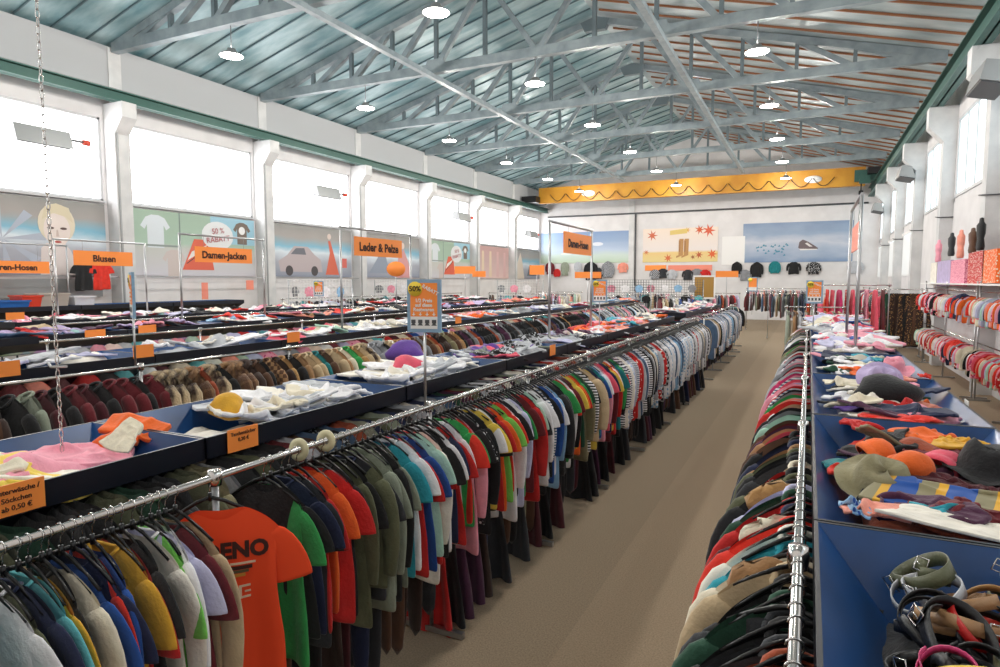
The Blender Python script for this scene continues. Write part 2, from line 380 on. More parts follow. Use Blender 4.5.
# ------------------------------------------------------------------ lamps
def ceiling_lamp(x, y, label):
    t = thing('high_bay_lamp', label, 'lamp', (x, y, 7.5), group='round high bay lamps under the roof')
    MB().tube([(0, 0, .16), (0, 0, .85)], .012, 6).build('cable', m_greycord, t)
    MB().lathe([(.05, .17), (.09, .16), (.12, .10), (.24, .03), (.27, 0), (.26, -.005)], 20).build('shade', m_grey, t)
    MB().lathe([(.0, -.004), (.255, -.004), (.255, .012), (0, .02)], 20).build('diffuser', m_lampface, t)
    ld = bpy.data.lights.new('lamp_light', 'POINT'); ld.shadow_soft_size = .12; ld.energy = LAMP_W; ld.color = (1, .95, .87)
    l = link('lamp_light', ld, t, (0, 0, -.17))
for rx, rn in ((-12.25, 'left'), (-6.72, 'middle'), (-1.25, 'right')):
    for k, y in enumerate((1.1, 6.1, 11.1, 16.1, 21.1, 26.1, 31.1, 36.1)):  # nearest pair in each row is out of view, added to brighten the foreground
        ceiling_lamp(rx, y, 'lit round high bay lamp in the %s row, %s from the camera' % (rn, ords[k]))

# ------------------------------------------------------------------ heaters on the walls
def heater(x, y, z, rz, label):
    t = thing('radiant_heater', label, 'heater', (x, y, z), rz, 'radiant heaters in front of the windows')
    MB().prism([(-.6, -.10, 0.1), (-.6, .18, .16), (-.6, .26, -.18), (-.6, -.22, -.30)], (1.2, 0, 0)).build('housing', m_grey, t)
    MB().prism([(-.56, -.20, -.30), (-.56, .24, -.19), (-.56, .24, -.21), (-.56, -.20, -.32)], (1.12, 0, 0)).build('burner_grille', m_greyd, t)
    MB().bar((.6, 0, -.05), (1.0, 0, -.05), .05, .05).build('bracket', m_greyd, t)
    MB().tube([(.95, 0, -.05), (1.1, 0, -.05)], .07, 10).build('gas_valve', m_signred, t)
for (u, v, kk) in ((40, 132, 'in front of the nearest left window'), (326, 190, 'in front of the third left window'), (462, 215, 'in front of a far left window'), (532, 233, 'in the far left corner')):
    p = onplane(u, v, 0, XL + .9); heater(p.x, p.y, p.z, PI / 2, 'grey radiant heater on a bracket ' + kk)
for (u, v, kk) in ((990, 76, 'under the nearest right corbel'), (906, 172, 'on the right wall further back'), (878, 207, 'on the right wall near the back corner')):
    p = onplane(u, v, 0, XR - .55); heater(p.x, p.y, p.z, PI / 2, 'grey radiant heater ' + kk)

# ------------------------------------------------------------------ wall posters
def gradmat(name, stops, axis='Z', scale=1.0, noise=0.0):
    m = mat(name, 'ffffff', .5); N, L, b = nodes(m)
    tc = N.new('ShaderNodeTexCoord'); sp = N.new('ShaderNodeSeparateXYZ'); L.new(tc.outputs['Generated'], sp.inputs[0])
    out = sp.outputs[axis]
    if noise:
        nz = N.new('ShaderNodeTexNoise'); nz.inputs['Scale'].default_value = 3.5; nz.inputs['Detail'].default_value = 5; L.new(tc.outputs['Generated'], nz.inputs['Vector'])
        ma = N.new('ShaderNodeMath'); ma.operation = 'MULTIPLY_ADD'; ma.inputs[1].default_value = noise; L.new(nz.outputs['Fac'], ma.inputs[0]); L.new(out, ma.inputs[2]); out = ma.outputs[0]
        mb2 = N.new('ShaderNodeMath'); mb2.operation = 'SUBTRACT'; mb2.inputs[1].default_value = noise / 2; L.new(out, mb2.inputs[0]); out = mb2.outputs[0]
    cr = N.new('ShaderNodeValToRGB'); e = cr.color_ramp.elements
    e[0].position = stops[0][0]; e[0].color = (*hexc(stops[0][1]), 1); e[1].position = stops[-1][0]; e[1].color = (*hexc(stops[-1][1]), 1)
    for p, c in stops[1:-1]: k = e.new(p); k.color = (*hexc(c), 1)
    L.new(out, cr.inputs[0]); L.new(cr.outputs[0], b.inputs['Base Color']); return m
class Poster:
    """flat printed sheet; local x across (seen left to right), z up, front at -y"""
    def __init__(s, label, p, rz, wd, ht, m, cat='poster'):
        s.t = thing('wall_poster', label, cat, p, rz); s.w, s.h = wd, ht; s.k = 0
        MB().box(0, wd, -.02, 0, 0, ht).build('sheet', m, s.t)
        s.mb = MB(); s.ms = []
    def shape(s, pts, col):
        m = mat('print_' + col, col, .6)
        if m not in s.ms: s.ms.append(m)
        s.k += 1; y = -.022 - .0006 * s.k
        s.mb.poly([(x * s.w, y, z * s.h) for x, z in pts], s.ms.index(m))
    def disc(s, cx, cz, r, col, sx=1.0, sz=1.0):
        a = s.h / s.w
        s.shape([(cx + r * sx * a * math.cos(2 * PI * i / 20), cz + r * sz * math.sin(2 * PI * i / 20)) for i in range(20)], col)
    def done(s):
        if s.k: s.mb.build('print', s.ms, s.t)
        return s.t
def tee(P, cx, cz, k, col):
    a = P.h / P.w
    P.shape([(cx + x * k * a, cz + z * k) for x, z in ((-.12, .5), (.12, .5), (.32, .42), (.5, .15), (.36, .05), (.28, .2), (.28, -.5), (-.28, -.5), (-.28, .2), (-.36, .05), (-.5, .15), (-.32, .42))], col)
g_sp = gradmat('poster_spotlight', [(0, '8d93a3'), (.3, 'a8acb8'), (.48, 'd9e4ec'), (.6, '7fb6cd'), (.8, 'a49f9c'), (1, '8e8f8c')], 'Z', noise=.25)
g_gr = gradmat('poster_green', [(0, 'c9c7cf'), (.42, 'c2c4bf'), (.5, 'a6bfae'), (1, '9bb3a1')], 'Z', noise=.1)
g_pk = gradmat('poster_pink', [(0, 'e0c2bf'), (.5, 'cbaead'), (1, 'c79f9c')], 'Z', noise=.3)
g_sk = gradmat('poster_sky', [(0, 'b9cdb4'), (.25, 'c6d6cf'), (.4, 'b8c8dd'), (.7, '93a9c9'), (1, '7d97bd')], 'Z', noise=.2)
g_cl = gradmat('poster_clouds', [(0, '7b93b5'), (.3, 'a9b6ca'), (.5, 'c3c8d4'), (.75, '95a7c0'), (1, '7f94b2')], 'Z', noise=.6)
g_au = gradmat('poster_autumn', [(0, 'e2cf8e'), (.28, 'e6c684'), (.34, 'e5dcd9'), (1, 'ead9c9')], 'Z', noise=.04)
def left_poster(i, lab, m, z0=2.45, z1=4.28, ya=.35, yb=.35):
    y0, y1 = BAYS[i] + ya, BAYS[i + 1] - yb
    return Poster(lab, (XL + .06, y0, z0), PI / 2, y1 - y0, z1 - z0, m)
P = left_poster(1, "large poster of a short haired blonde woman's head under the nearest left window", g_sp)
for ang in range(0, 360, 45):     # printed light beams
    a, b_ = math.radians(ang), math.radians(ang + 14); P.shape([(.44, .45), (.44 + .22 * math.cos(a), .45 + .44 * math.sin(a)), (.44 + .22 * math.cos(b_), .45 + .44 * math.sin(b_))], 'aeb7c6')
P.shape([(.62, -.0), (.63, .35), (.66, .42), (.76, .42), (.79, .33), (.84, .0)], 'd9cfcd'); P.disc(.72, .68, .22, 'dcd2bd', 1.08, 1.2); P.disc(.72, .6, .17, 'e4d8d2', 1, 1.3)
P.shape([(.64, .72), (.66, .9), (.72, .95), (.79, .9), (.81, .7), (.77, .78), (.70, .82)], 'd6cbb0')
P.disc(.685, .62, .028, '5c4a48', 1.6, .6); P.disc(.755, .62, .028, '5c4a48', 1.6, .6); P.disc(.72, .44, .03, 'b4544c', 1.6, .5); P.shape([(.716, .6), (.724, .6), (.729, .51), (.712, .51)], 'cbb8b0'); P.done()
def discount_poster(i, lab):
    P = left_poster(i, lab, g_gr); tee(P, .17, .68, .5, 'd4dce2'); tee(P, .3, .2, .42, 'c8bcb8')
    P.shape([(.345, .0), (.355, .0), (.355, 1), (.345, 1)], '7c8b86'); P.shape([(.6, .55), (1, .55), (1, 1), (.6, 1)], '9cc6d8'); P.shape([(.1, .45), (.34, .45), (.34, .48), (.1, .48)], '8f9a96')
    P.shape([(.36, .1), (.46, .6), (.58, .6), (.62, .1)], 'd9644c'); P.shape([(.4, .25), (.53, .42), (.57, .52), (.44, .4)], 'e6e0dc'); P.shape([(.39, .2), (.4, .2), (.57, .46), (.56, .47)], '3a3c44')
    P.disc(.66, .68, .24, 'dfe2e4', 1.35, 1); tee(P, .88, .75, .38, '75695f'); P.disc(.88, .8, .07, 'e8e8e8')
    t = P.done(); w_, h_ = P.w, P.h
    for s_, dz, sz in (('50 %', .76, .24), ('RABATT', .62, .24)): text(s_, sz, mat('poster_red_ink', 'b0525a', .6), t, (.66 * w_, -.05, dz * h_), (PI / 2, math.radians(-8), 0))
discount_poster(2, 'green discount poster with printed shirts under the second left window from the camera')
P = left_poster(3, 'poster with a silver car and a red gown under the third left window', g_sp)
P.shape([(.1, .1), (.08, .3), (.18, .42), (.26, .6), (.42, .6), (.5, .45), (.58, .35), (.6, .1)], 'b9adb0'); P.shape([(.22, .44), (.28, .56), (.38, .57), (.4, .44)], '6d6f78'); P.disc(.2, .12, .1, '4a4649'); P.disc(.5, .12, .1, '4a4649')
P.shape([(.64, .05), (.7, .5), (.68, .75), (.71, .75), (.75, .5), (.82, .05)], 'd3684f'); P.disc(.695, .84, .06, 'd9c9c0'); P.shape([(.86, .2), (.93, .2), (.93, .4), (.86, .4)], 'd46a60'); P.done()
P = left_poster(4, 'grey and blue poster with a pink figure under the fourth left window', g_sp)
P.shape([(.55, .0), (.6, .5), (.7, .7), (.78, .4), (.85, .0)], 'd49a9a'); P.disc(.68, .78, .08, 'ddc9c0'); P.shape([(.1, .1), (.3, .6), (.36, .6), (.45, .1)], '8f98a8'); P.done()
discount_poster(5, 'green discount poster with printed shirts, the further of two, on the left wall')
P = left_poster(6, 'pink poster with pale columns on the left wall near the back', g_pk)
for x in (.2, .42, .64, .86): P.shape([(x - .04, .05), (x - .03, .85), (x + .03, .85), (x + .04, .05)], 'e0ccb4' if x < .5 else 'd8b4b4')
P.done()
P = left_poster(7, 'grey poster with a pale figure at the far left corner', g_sp)
P.shape([(.1, 0), (.15, .6), (.25, .9), (.32, .6), (.4, 0)], 'd8cdbf'); P.shape([(.5, .1), (.6, .5), (.8, .45), (.9, .1)], '6b747c'); P.done()
def back_poster(lab, u0, u1, vt, vb, m):
    a = onplane(u0, (vt + vb) / 2, 1, YB); b_ = onplane(u1, (vt + vb) / 2, 1, YB); zt = onplane((u0 + u1) / 2, vt, 1, YB).z; zb = onplane((u0 + u1) / 2, vb, 1, YB).z
    return Poster(lab, (a.x, YB - .02, zb), 0, b_.x - a.x, zt - zb, m)
P = back_poster('sky and meadow poster at the left end of the back wall', 541, 630, 232, 263, g_sk); P.disc(.65, .6, .12, 'dfe4ee', 1.6, .5); P.disc(.3, .3, .1, 'd8e0dc', 2, .4)
P.shape([(.42, .7), (.46, .9), (.5, .6), (.45, .5)], 'b08ab0'); P.done()
P = back_poster('autumn poster with tan boots and red maple leaves on the back wall', 643, 718, 228, 262, g_au)
def leaf(cx, cz, r, col):
    a = P.h / P.w; P.shape([(cx + (r if i % 2 == 0 else r * .35) * a * math.cos(i * PI / 7), cz + (r if i % 2 == 0 else r * .35) * math.sin(i * PI / 7)) for i in range(14)], col)
for q in ((.13, .8, .17, 'cc6a4a'), (.88, .9, .2, 'd9603f'), (.76, .93, .15, 'cc5a30'), (.93, .22, .16, 'd9622f'), (.35, .12, .14, 'd36a3d'), (.76, .2, .12, 'b8552f'), (.05, .3, .09, 'cf7a4a'), (.6, .93, .1, 'd8a04a'), (.68, .14, .08, '9b5a30')): leaf(*q)
P.shape([(.37, .93), (.6, .98), (.6, .84), (.37, .8)], 'dcc272')
for x0_ in (.49, .56): P.shape([(x0_, .2), (x0_, .62), (x0_ + .01, .68), (x0_ + .065, .68), (x0_ + .06, .2), (x0_ - .03, .12), (x0_ - .03, .18)], 'b98a55'); P.shape([(x0_ + .01, .3), (x0_ + .012, .62), (x0_ + .02, .62), (x0_ + .02, .3)], '8b5f38')
P.done()
P = back_poster('blue cloud poster with a sports shoe on the back wall', 743, 853, 222, 262, g_cl)
P.shape([(.52, .36), (.53, .5), (.56, .56), (.61, .5), (.68, .38), (.7, .34), (.69, .31), (.54, .31)], '6d5f63'); P.shape([(.53, .33), (.69, .32), (.69, .30), (.54, .29)], 'e6e2e0'); P.shape([(.58, .46), (.6, .48), (.65, .38), (.62, .38)], 'e0dcda')
r2 = random.Random(3)
for k in range(26): x, z = .12 + .3 * r2.random(), .12 + .25 * r2.random() + .1 * r2.random(); P.shape([(x, z), (x + .012, z + .05), (x + .024, z + .01)], '3f86a0')
P.done()
MB().box(0, 1.3, -.03, 0, 0, 1.7).build('sheet', m_white)
bpy.data.objects['sheet'].name = 'sheet' ; o = [o for o in bpy.data.objects if o.name.startswith('sheet') and o.parent is None][0]
p = onplane(722, 250, 1, YB); o.location = (p.x, YB - .02, p.z - .9); o.name = 'wall_cabinet'; tag(o, 'pale electrical cabinet on the back wall between the autumn and cloud posters', 'cabinet')
for (u0, u1, v, c, lab) in ((645, 666, 268, m_orange, 'orange banner strip under the autumn poster'), (668, 712, 268, m_pinkc, 'long pink banner strip under the autumn poster')):
    a = onplane(u0, v, 1, YB - .05); b_ = onplane(u1, v, 1, YB - .05)
    tag(MB().box(a.x, b_.x, YB - .05, YB - .03, a.z - .17, a.z + .17).build('banner_strip', c), lab, 'banner')

# ------------------------------------------------------------------ garments
def body_grid(mb, ws, L, T, seed, wh=None, neck=.075, scoop=.05, flare=.02, folds=.012, nu=15, nv=12, fur=0, z0=-.10, slope=.52):
    r = random.Random(seed); ph = [r.uniform(0, 6.28) for _ in range(6)]; wh = wh or ws + flare
    lean = r.uniform(-.02, .02)
    def pt(i, j, side):
        u = -1 + 2 * i / (nu - 1); v = j / (nv - 1)
        sh = ws * u; ax = abs(sh)
        zt = z0 - slope * max(0, ax - neck) - (.03 * ((ax / ws) ** 6))
        if ax < neck: zt -= (scoop if side < 0 else scoop * .35) * (1 - (ax / neck) ** 2) ** .5 - .0
        wv = ws + (wh - ws) * v - .018 * math.sin(PI * min(1, v * 1.6))
        hem = -L + .012 * math.sin(3 * u + ph[0]) + .006 * math.sin(9 * u + ph[1])
        z = zt + (hem - zt) * v; x = wv * u
        th = T * (.35 + .65 * min(1, v * 4)) * max(.08, (1 - u * u)) ** .5
        y = side * th + folds * v * (math.sin(5.5 * u + ph[2]) + .6 * math.sin(10 * u + ph[3] + 1.5 * v)) * (1 - .3 * side) + lean * v
        y += side * .3 * folds * math.sin(8 * v + 4 * u + ph[4])
        if fur: x += r.uniform(-fur, fur); y += r.uniform(-fur, fur); z += r.uniform(-fur, fur)
        return (x, y, z)
    vs = []; fs = []
    for side in (-1, 1):
        for j in range(nv):
            for i in range(nu): vs.append(pt(i, j, side))
    M = nu * nv
    for j in range(nv - 1):
        for i in range(nu - 1):
            a = j * nu + i; fs.append((a, a + 1, a + nu + 1, a + nu)); fs.append((M + a, M + a + nu, M + a + nu + 1, M + a + 1))
        for i in (0, nu - 1): a = j * nu + i; fs.append((a, a + nu, M + a + nu, M + a))
    for i in range(nu - 1): a = (nv - 1) * nu + i; fs.append((a, a + 1, M + a + 1, M + a))
    mb.add(vs, fs, 0, True)
def sleeve(mb, s, pts, rs, T, seed=0):
    e = Vector(pts[-1]); d = (e - Vector(pts[-2])).normalized() * .006; pts = pts + [tuple(e + d)]; rs = rs + [rs[-1]]
    mb.tube([(s * x, y, z) for x, y, z in pts], rs, 10, 0, ry=T)
def garment_mesh(kind, seed):
    r = random.Random(seed * 31 + 5); mb = MB(); j = lambda a: r.uniform(-a, a)
    if kind == 'tshirt':
        ws = .215 + j(.012); L_ = .84 + j(.06); body_grid(mb, ws, L_, .020, seed)
        for s in (-1, 1): dx, dy = j(.02), j(.02); sleeve(mb, s, [(ws - .05, 0, -.215), (ws + .0, dy / 2, -.27), (ws + .03 + dx, dy, -.36), (ws + .04 + dx, dy, -.425)], [.055, .072, .08, .083], .013)
    elif kind == 'longshirt':
        ws = .22 + j(.012); L_ = .93 + j(.08); body_grid(mb, ws, L_, .021, seed)
        for s in (-1, 1): dx, dy = j(.02), j(.02); sleeve(mb, s, [(ws - .045, 0, -.215), (ws + .005, 0, -.275), (ws + .025 + dx, dy, -.42), (ws + .03 + dx, dy, -.58), (ws + .015 + dx, dy, -.74)], [.055, .068, .062, .052, .042], .018)
    elif kind == 'sweater':
        ws = .225 + j(.012); L_ = .74 + j(.05); body_grid(mb, ws, L_, .034, seed, folds=.016, scoop=.03)
        for s in (-1, 1): dx, dy = j(.02), j(.02); sleeve(mb, s, [(ws - .05, 0, -.22), (ws + .01, 0, -.285), (ws + .035 + dx, dy, -.44), (ws + .035 + dx, dy, -.58), (ws + .02 + dx, dy, -.70)], [.06, .072, .065, .055, .045], .026)
    elif kind == 'jacket':
        ws = .235 + j(.012); L_ = .86 + j(.08); body_grid(mb, ws, L_, .048, seed, folds=.014, scoop=.04, neck=.06)
        for s in (-1, 1): dx, dy = j(.02), j(.015); sleeve(mb, s, [(ws - .055, 0, -.225), (ws + .01, 0, -.295), (ws + .04 + dx, dy, -.46), (ws + .045 + dx, dy, -.62), (ws + .03 + dx, dy, -.76)], [.065, .08, .072, .064, .055], .040)
        mb.tube([(-.07, -.02, -.125), (-.05, -.045, -.16), (0, -.055, -.19), (.05, -.045, -.16), (.07, -.02, -.125), (.05, .03, -.10), (0, .04, -.095), (-.05, .03, -.10)], .017, 8, closed=True)
    elif kind == 'fur_coat':
        ws = .24 + j(.01); L_ = .98 + j(.06); body_grid(mb, ws, L_, .07, seed, folds=.014, scoop=.03, fur=.010, nu=21, nv=20)
        for s in (-1, 1): sleeve(mb, s, [(ws - .055, 0, -.23), (ws + .01, 0, -.30), (ws + .04, 0, -.47), (ws + .045, 0, -.63), (ws + .03, 0, -.78)], [.075, .09, .085, .08, .07], .055)
        mb.tube([(-.085, -.02, -.125), (-.06, -.06, -.17), (0, -.075, -.21), (.06, -.06, -.17), (.085, -.02, -.125), (.06, .04, -.10), (0, .055, -.095), (-.06, .04, -.10)], .036, 9, closed=True)
    elif kind == 'dress':
        ws = .18 + j(.01); body_grid(mb, ws, 1.32 + j(.1), .03, seed, wh=.30, folds=.03, nv=16)
    elif kind == 'kids':
        ws = .15 + j(.01); L_ = .46 + j(.03); body_grid(mb, ws, L_, .018, seed, neck=.05, scoop=.03, z0=-.08, nu=11, nv=8)
        for s in (-1, 1): dx, dy = j(.015), j(.015); sleeve(mb, s, [(ws - .03, 0, -.14), (ws + .012, 0, -.18), (ws + .04 + dx, dy, -.27), (ws + .035 + dx, dy, -.37)], [.038, .048, .042, .034], .014)
    elif kind == 'trousers':
        for s in (-1, 1):
            mb.tube([(s * .075, 0, -.10), (s * .08, 0, -.3), (s * .085, .0, -.7), (s * .09, 0, -1.08)], [.085, .09, .075, .065], 10, ry=.025)
        mb.tube([(0, 0, -.08), (0, 0, -.2)], [.15, .15], 12, ry=.03)
    me = mb.mesh(kind, fabric('white'))
    if kind in ('fur_coat',): return me
    o = bpy.data.objects.new('tmp', me); COL.objects.link(o); m1 = o.modifiers.new('s', 'SUBSURF'); m1.levels = 1; m1.render_levels = 1
    dg = bpy.context.evaluated_depsgraph_get(); out = bpy.data.meshes.new_from_object(o.evaluated_get(dg)); bpy.data.objects.remove(o)
    for p in out.polygons: p.use_smooth = True
    return out
GM = {}
for kind, n in (('tshirt', 5), ('longshirt', 4), ('sweater', 3), ('jacket', 4), ('fur_coat', 2), ('dress', 2), ('kids', 4), ('trousers', 2)):
    GM[kind] = [garment_mesh(kind, s + 1) for s in range(n)]
mb = MB(); mb.tube([(-.07, -.006, -.112), (-.05, -.02, -.137), (0, -.024, -.155), (.05, -.02, -.137), (.07, -.006, -.112), (.05, .014, -.115), (0, .018, -.12), (-.05, .014, -.115)], .007, 6, closed=True)
COLLAR = mb.mesh('collar', fabric('white'))
# hanger: arms (thing mesh) + chrome hook (part)
mb = MB()
for s in (-1, 1): mb.tube([(0, 0, -.075), (s * .05, 0, -.092), (s * .12, 0, -.132), (s * .18, 0, -.172)], [.008, .0085, .008, .006], 6, ry=.005)
mb.tube([(0, 0, -.055), (0, 0, -.09)], .008, 6)
HANG = mb.mesh('clothes_hanger', m_blk)
HOOK = MB().tube([(0, 0, -.06), (0, 0, -.035)] + [(.019 * math.cos(a), 0, .019 * math.sin(a) - .001) for a in [math.radians(-75 + 28 * k) for k in range(10)]], .0028, 5).mesh('hook', m_chrome)
ROWX = [-3.0, -6.45, -9.9, -13.35]
KN = dict(tshirt=('t_shirt', 't-shirt'), longshirt=('long_sleeved_shirt', 'shirt'), sweater=('sweater', 'sweater'), jacket=('jacket', 'jacket'), fur_coat=('fur_coat', 'fur coat'),
          dress=('dress', 'dress'), kids=('childrens_shirt', "child's top"), trousers=('trousers', 'trousers'))
def hang_row(items, x, z, y0, dy, where, group, rz=0, hangers=0, axis='y', collars=0, jit=.35, nm=None, sz=1.0, ys=None):
    """items: list of (kind, colour); one garment every dy along the rail"""
    out = []
    n = len(items)
    for i, (kind, col) in enumerate(items):
        yy = y0 + dy * i + rnd.uniform(-.2, .2) * dy
        if ys: yy = ys[i] + rnd.uniform(-.15, .15) * .05
        me = GM[kind][rnd.randrange(len(GM[kind]))]
        a = rnd.gauss(0, .10) * jit / .35 + rz
        loc = (x, yy, z) if axis == 'y' else (yy, x, z)
        KK = nm if nm and kind not in ('fur_coat', 'trousers') else KN[kind]; o = link(KK[0], me, loc=loc, rot=(rnd.gauss(0, .02), rnd.gauss(0, .015), a + (0 if axis == 'y' else PI / 2)), scale=(sz * rnd.uniform(.94, 1.05), 1, sz * rnd.uniform(.93, 1.05)))
        setmat(o, fabric(col))
        lc = items[i - 1][1] if i else None; rc = items[i + 1][1] if i < n - 1 else None
        l2 = items[i - 2][1] if i > 1 else None
        kn = KK[1]; base = '%s %s' % (col, kn)
        if lc is None: c = ['%s at the near end of %s' % (base, where)]
        elif rc is None: c = ['%s at the far end of %s' % (base, where)]
        else:
            c = ['%s between %s and %s on %s' % (base, lc, rc, where), '%s on %s, near-side neighbours %s then %s' % (base, where, lc, l2)]
            if l2: c.append('%s on %s after %s, %s and before %s' % (base, where, l2, lc, rc))
        c += ['%s on %s before a %s one' % (base, where, rc), '%s on %s' % (base, where)]
        tag(o, pick(*c), kn, group)
        if i < hangers:
            h = link('clothes_hanger', HANG, loc=loc, rot=(0, 0, o.rotation_euler[2]))
            tag(h, 'black plastic clothes hanger with a chrome hook on %s' % where, 'clothes hanger', 'black hangers on %s' % where)
            link('hook', HOOK, h)
        if i < collars and kind == 'tshirt' and rnd.random() < .6:
            cc = link('collar', COLLAR, o); setmat(cc, fabric(col if rnd.random() < .6 else rnd.choice(['white', 'black', 'navy'])))
        out.append(o)
    return out
def ks(s, kind='tshirt'):
    """'red navy ls:white' -> [(kind,colour)]"""
    ab = dict(ts='tshirt', ls='longshirt', sw='sweater', jk='jacket', fc='fur_coat', dr='dress', kd='kids', tr='trousers')
    pat = {'bw': 'striped black and white', 'nw': 'navy and white striped', 'rp': 'red and white patterned', 'bc': 'blue and white checked', 'gc': 'grey checked', 'pp': 'pink patterned',
           'sp': 'black and white speckled', 'ps': 'pale striped', 'br': 'brown checked', 'bd': 'black dotted', 'op': 'orange patterned', 'bf': 'blue floral', 'gd': 'gold dotted brown'}
    out = []
    for w_ in s.split():
        k = kind
        if ':' in w_: a, w_ = w_.split(':'); k = ab[a]
        out.append((k, pat.get(w_, w_)))
    return out
def rack(name, label, x, z, y0, y1, posts, axis='y', feet=True, topz=None):
    t = thing(name, label, 'clothes rack', (x, y0, 0) if axis == 'y' else (y0, x, 0), 0 if axis == 'y' else -PI / 2)
    Ln = y1 - y0
    if axis != 'y': t.rotation_euler = (0, 0, -PI / 2)
    MB().tube([(0, 0, z), (0, Ln, z)], .0145, 10).build('rail', m_chrome, t)
    for p in posts:
        yy = p - y0
        MB().tube([(0, yy, .03), (0, yy, z + .02)], .014, 8).build('post', m_chrome2, t)
        MB().lathe([(.0, -.035), (.026, -.033), (.030, 0), (.026, .033), (0, .035)], 12).build('coupling', m_chrome, t, (0, yy, z))
        if feet: MB().bar((-.24, yy, .025), (.24, yy, .025), .04, .035).build('foot', m_chrome2, t)
    return t
S1 = ("teal white olive navy ts:aqua mustard black ls:cream blue navy scarlet ls:blue mustard red black ls:ivory lavender lime ls:white maroon ls:beige turquoise black red orange forest burgundy "
      "black brown sp black green navy charcoal red orange red black ls:olive black charcoal sw:olive ls:sage ts:sage ls:black sage turquoise white red blue mint red ls:ivory "
      "black white red navy white green scarlet ls:pink black bd ls:black yellow white black red orange lime scarlet ls:white black white ls:lavender navy green maroon "
      "ls:red charcoal mint ls:white white ls:black ls:pale black ls:blue white ls:sky jk:black jk:black jk:charcoal green red ls:white scarlet maroon ls:black yellow orange red green "
      "forest ls:khaki ls:bw black ls:beige jk:beige ls:yellow navy navy teal blue sky white ls:pink rose magenta navy ls:maroon yellow orange white ls:red teal ls:green ls:black "
      "ls:nw scarlet ls:bw ls:white ls:ivory ls:white ls:bc ls:lavender ls:lavender ls:silver ls:ps red ls:rp ls:rp ls:red ls:silver ls:grey ls:denim ls:sky ls:ps ls:white ls:bw "
      "ls:white ls:black ls:bc ls:grey ls:ps ls:white ls:black ls:tan ls:white ls:gc ls:bw ls:silver ls:white ls:black ls:beige ls:brown")
S1 = S1.replace('ls:pale', 'ls:ps')
it1 = ks(S1)
# spread over the rack, extend with shirts as needed
DY1 = .053
YS1 = [.93 + .034 * k for k in range(26)]
while YS1[-1] < 14.3: YS1.append(YS1[-1] + .0545)
n1 = len(YS1)
tail = ks('ps white silver bc navy white gc denim lavender bw ivory rp sky white ps black grey bc white beige nw', 'longshirt')
while len(it1) < n1: it1.insert(len(it1) - 8, tail[rnd.randrange(len(tail))])
it1 = it1[:n1]
R1X, R1Z = -2.16, 1.5
hung = hang_row(it1, R1X, R1Z, .75, DY1, 'the long left rack', 'clothes on the long left rack', hangers=n1, collars=120, ys=YS1)
rack('clothes_rack', 'long chrome clothes rack with t-shirts left of the aisle', R1X, R1Z, .3, 14.5, [.4, 1.8, 3.45, 5.05, 6.75, 8.5, 10.3, 12.1, 13.9])
# orange tee turned to the aisle
dT = 1.80
best = min(range(len(hung)), key=lambda i: abs(hung[i].location.y - dT))
o = hung[best]; setmat(o, mat('fabric_bright_orange', 'ee4a1e', .88)); o.data = GM['tshirt'][0]; o.material_slots[0].link = 'OBJECT'; o.material_slots[0].material = MATS['fabric_bright_orange']
for c in list(o.children): bpy.data.objects.remove(c)
o.rotation_euler = (0, 0, math.radians(44)); o.scale = (1.03, 1, 1.05); o.location.x += .06; o.name = 't_shirt'
dead = [h for h in hung if h is not o and -.15 < h.location.y - o.location.y < .27]
for h in dead:
    for c in list(h.children): bpy.data.objects.remove(c)
    for g in [g for g in bpy.data.objects if g.name.startswith('clothes_hanger') and (g.location - h.location).length < .001]:
        for c in list(g.children): bpy.data.objects.remove(c)
        bpy.data.objects.remove(g)
    hung.remove(h); bpy.data.objects.remove(h)
setmat(min((h for h in bpy.data.objects if h.parent is None and h.type == 'MESH' and h.name.startswith(('t_shirt', 'long_sl', 'sweater')) and abs(h.location.x - R1X) < .01 and h.location.y > dT + .1), key=lambda h: h.location.y), fabric('chocolate')) if 0 else None
o['label'] = 'bright orange t-shirt printed DENO, turned towards the aisle on the long left rack'
NOX = [h for h in bpy.data.objects if h.name.startswith('clothes_hanger') and abs(h.location.y - o.location.y) < .002]
for h in NOX: h.rotation_euler[2] = math.radians(44)
m_prk = mat('print_dark', '3b1a14', .8); m_prw = mat('print_cream', 'e2c9ae', .8); m_pry = mat('print_gold', 'c98a35', .8); m_pro = mat('print_olive', '5e5136', .8)
PRY = 0
from mathutils.bvhtree import BVHTree
def conform(me, src, ox, oz, rotated, sx=1.0):
    me = me.copy(); t_ = BVHTree.FromPolygons([v.co[:] for v in src.vertices], [p.vertices[:] for p in src.polygons])
    for v in me.vertices:
        x, z, dpt = (v.co.x * sx + ox, v.co.y + oz, -v.co.z) if rotated else (v.co.x + ox, v.co.z + oz, v.co.y)
        h = t_.ray_cast(Vector((x, -.5, z)), Vector((0, 1, 0)))[0]
        v.co = (x, (h.y if h else -.03) - .004 + dpt * .5, z)
    return me
link('lettering', conform(text_mesh('DENO', .085, m_prk, bold=.004), GM['tshirt'][0], .05, -.275, True, 1.0), o)
mb = MB(); mb.tube([(.045 * math.cos(a) - .05, PRY, .045 * math.sin(a) - .41) for a in [2 * PI * k / 20 for k in range(20)]], .009, 5, 0, ry=.0015, closed=True)
for k, (m_, z0_, h_) in enumerate(((0, -.365, .012), (1, -.384, .020), (2, -.406, .016), (3, -.425, .016))): [mb.box(-.01 + (.13 - .018 * k) * q / 8, -.01 + (.13 - .018 * k) * (q + 1) / 8, PRY - .001, PRY, z0_ - h_, z0_, m_) for q in range(8)]
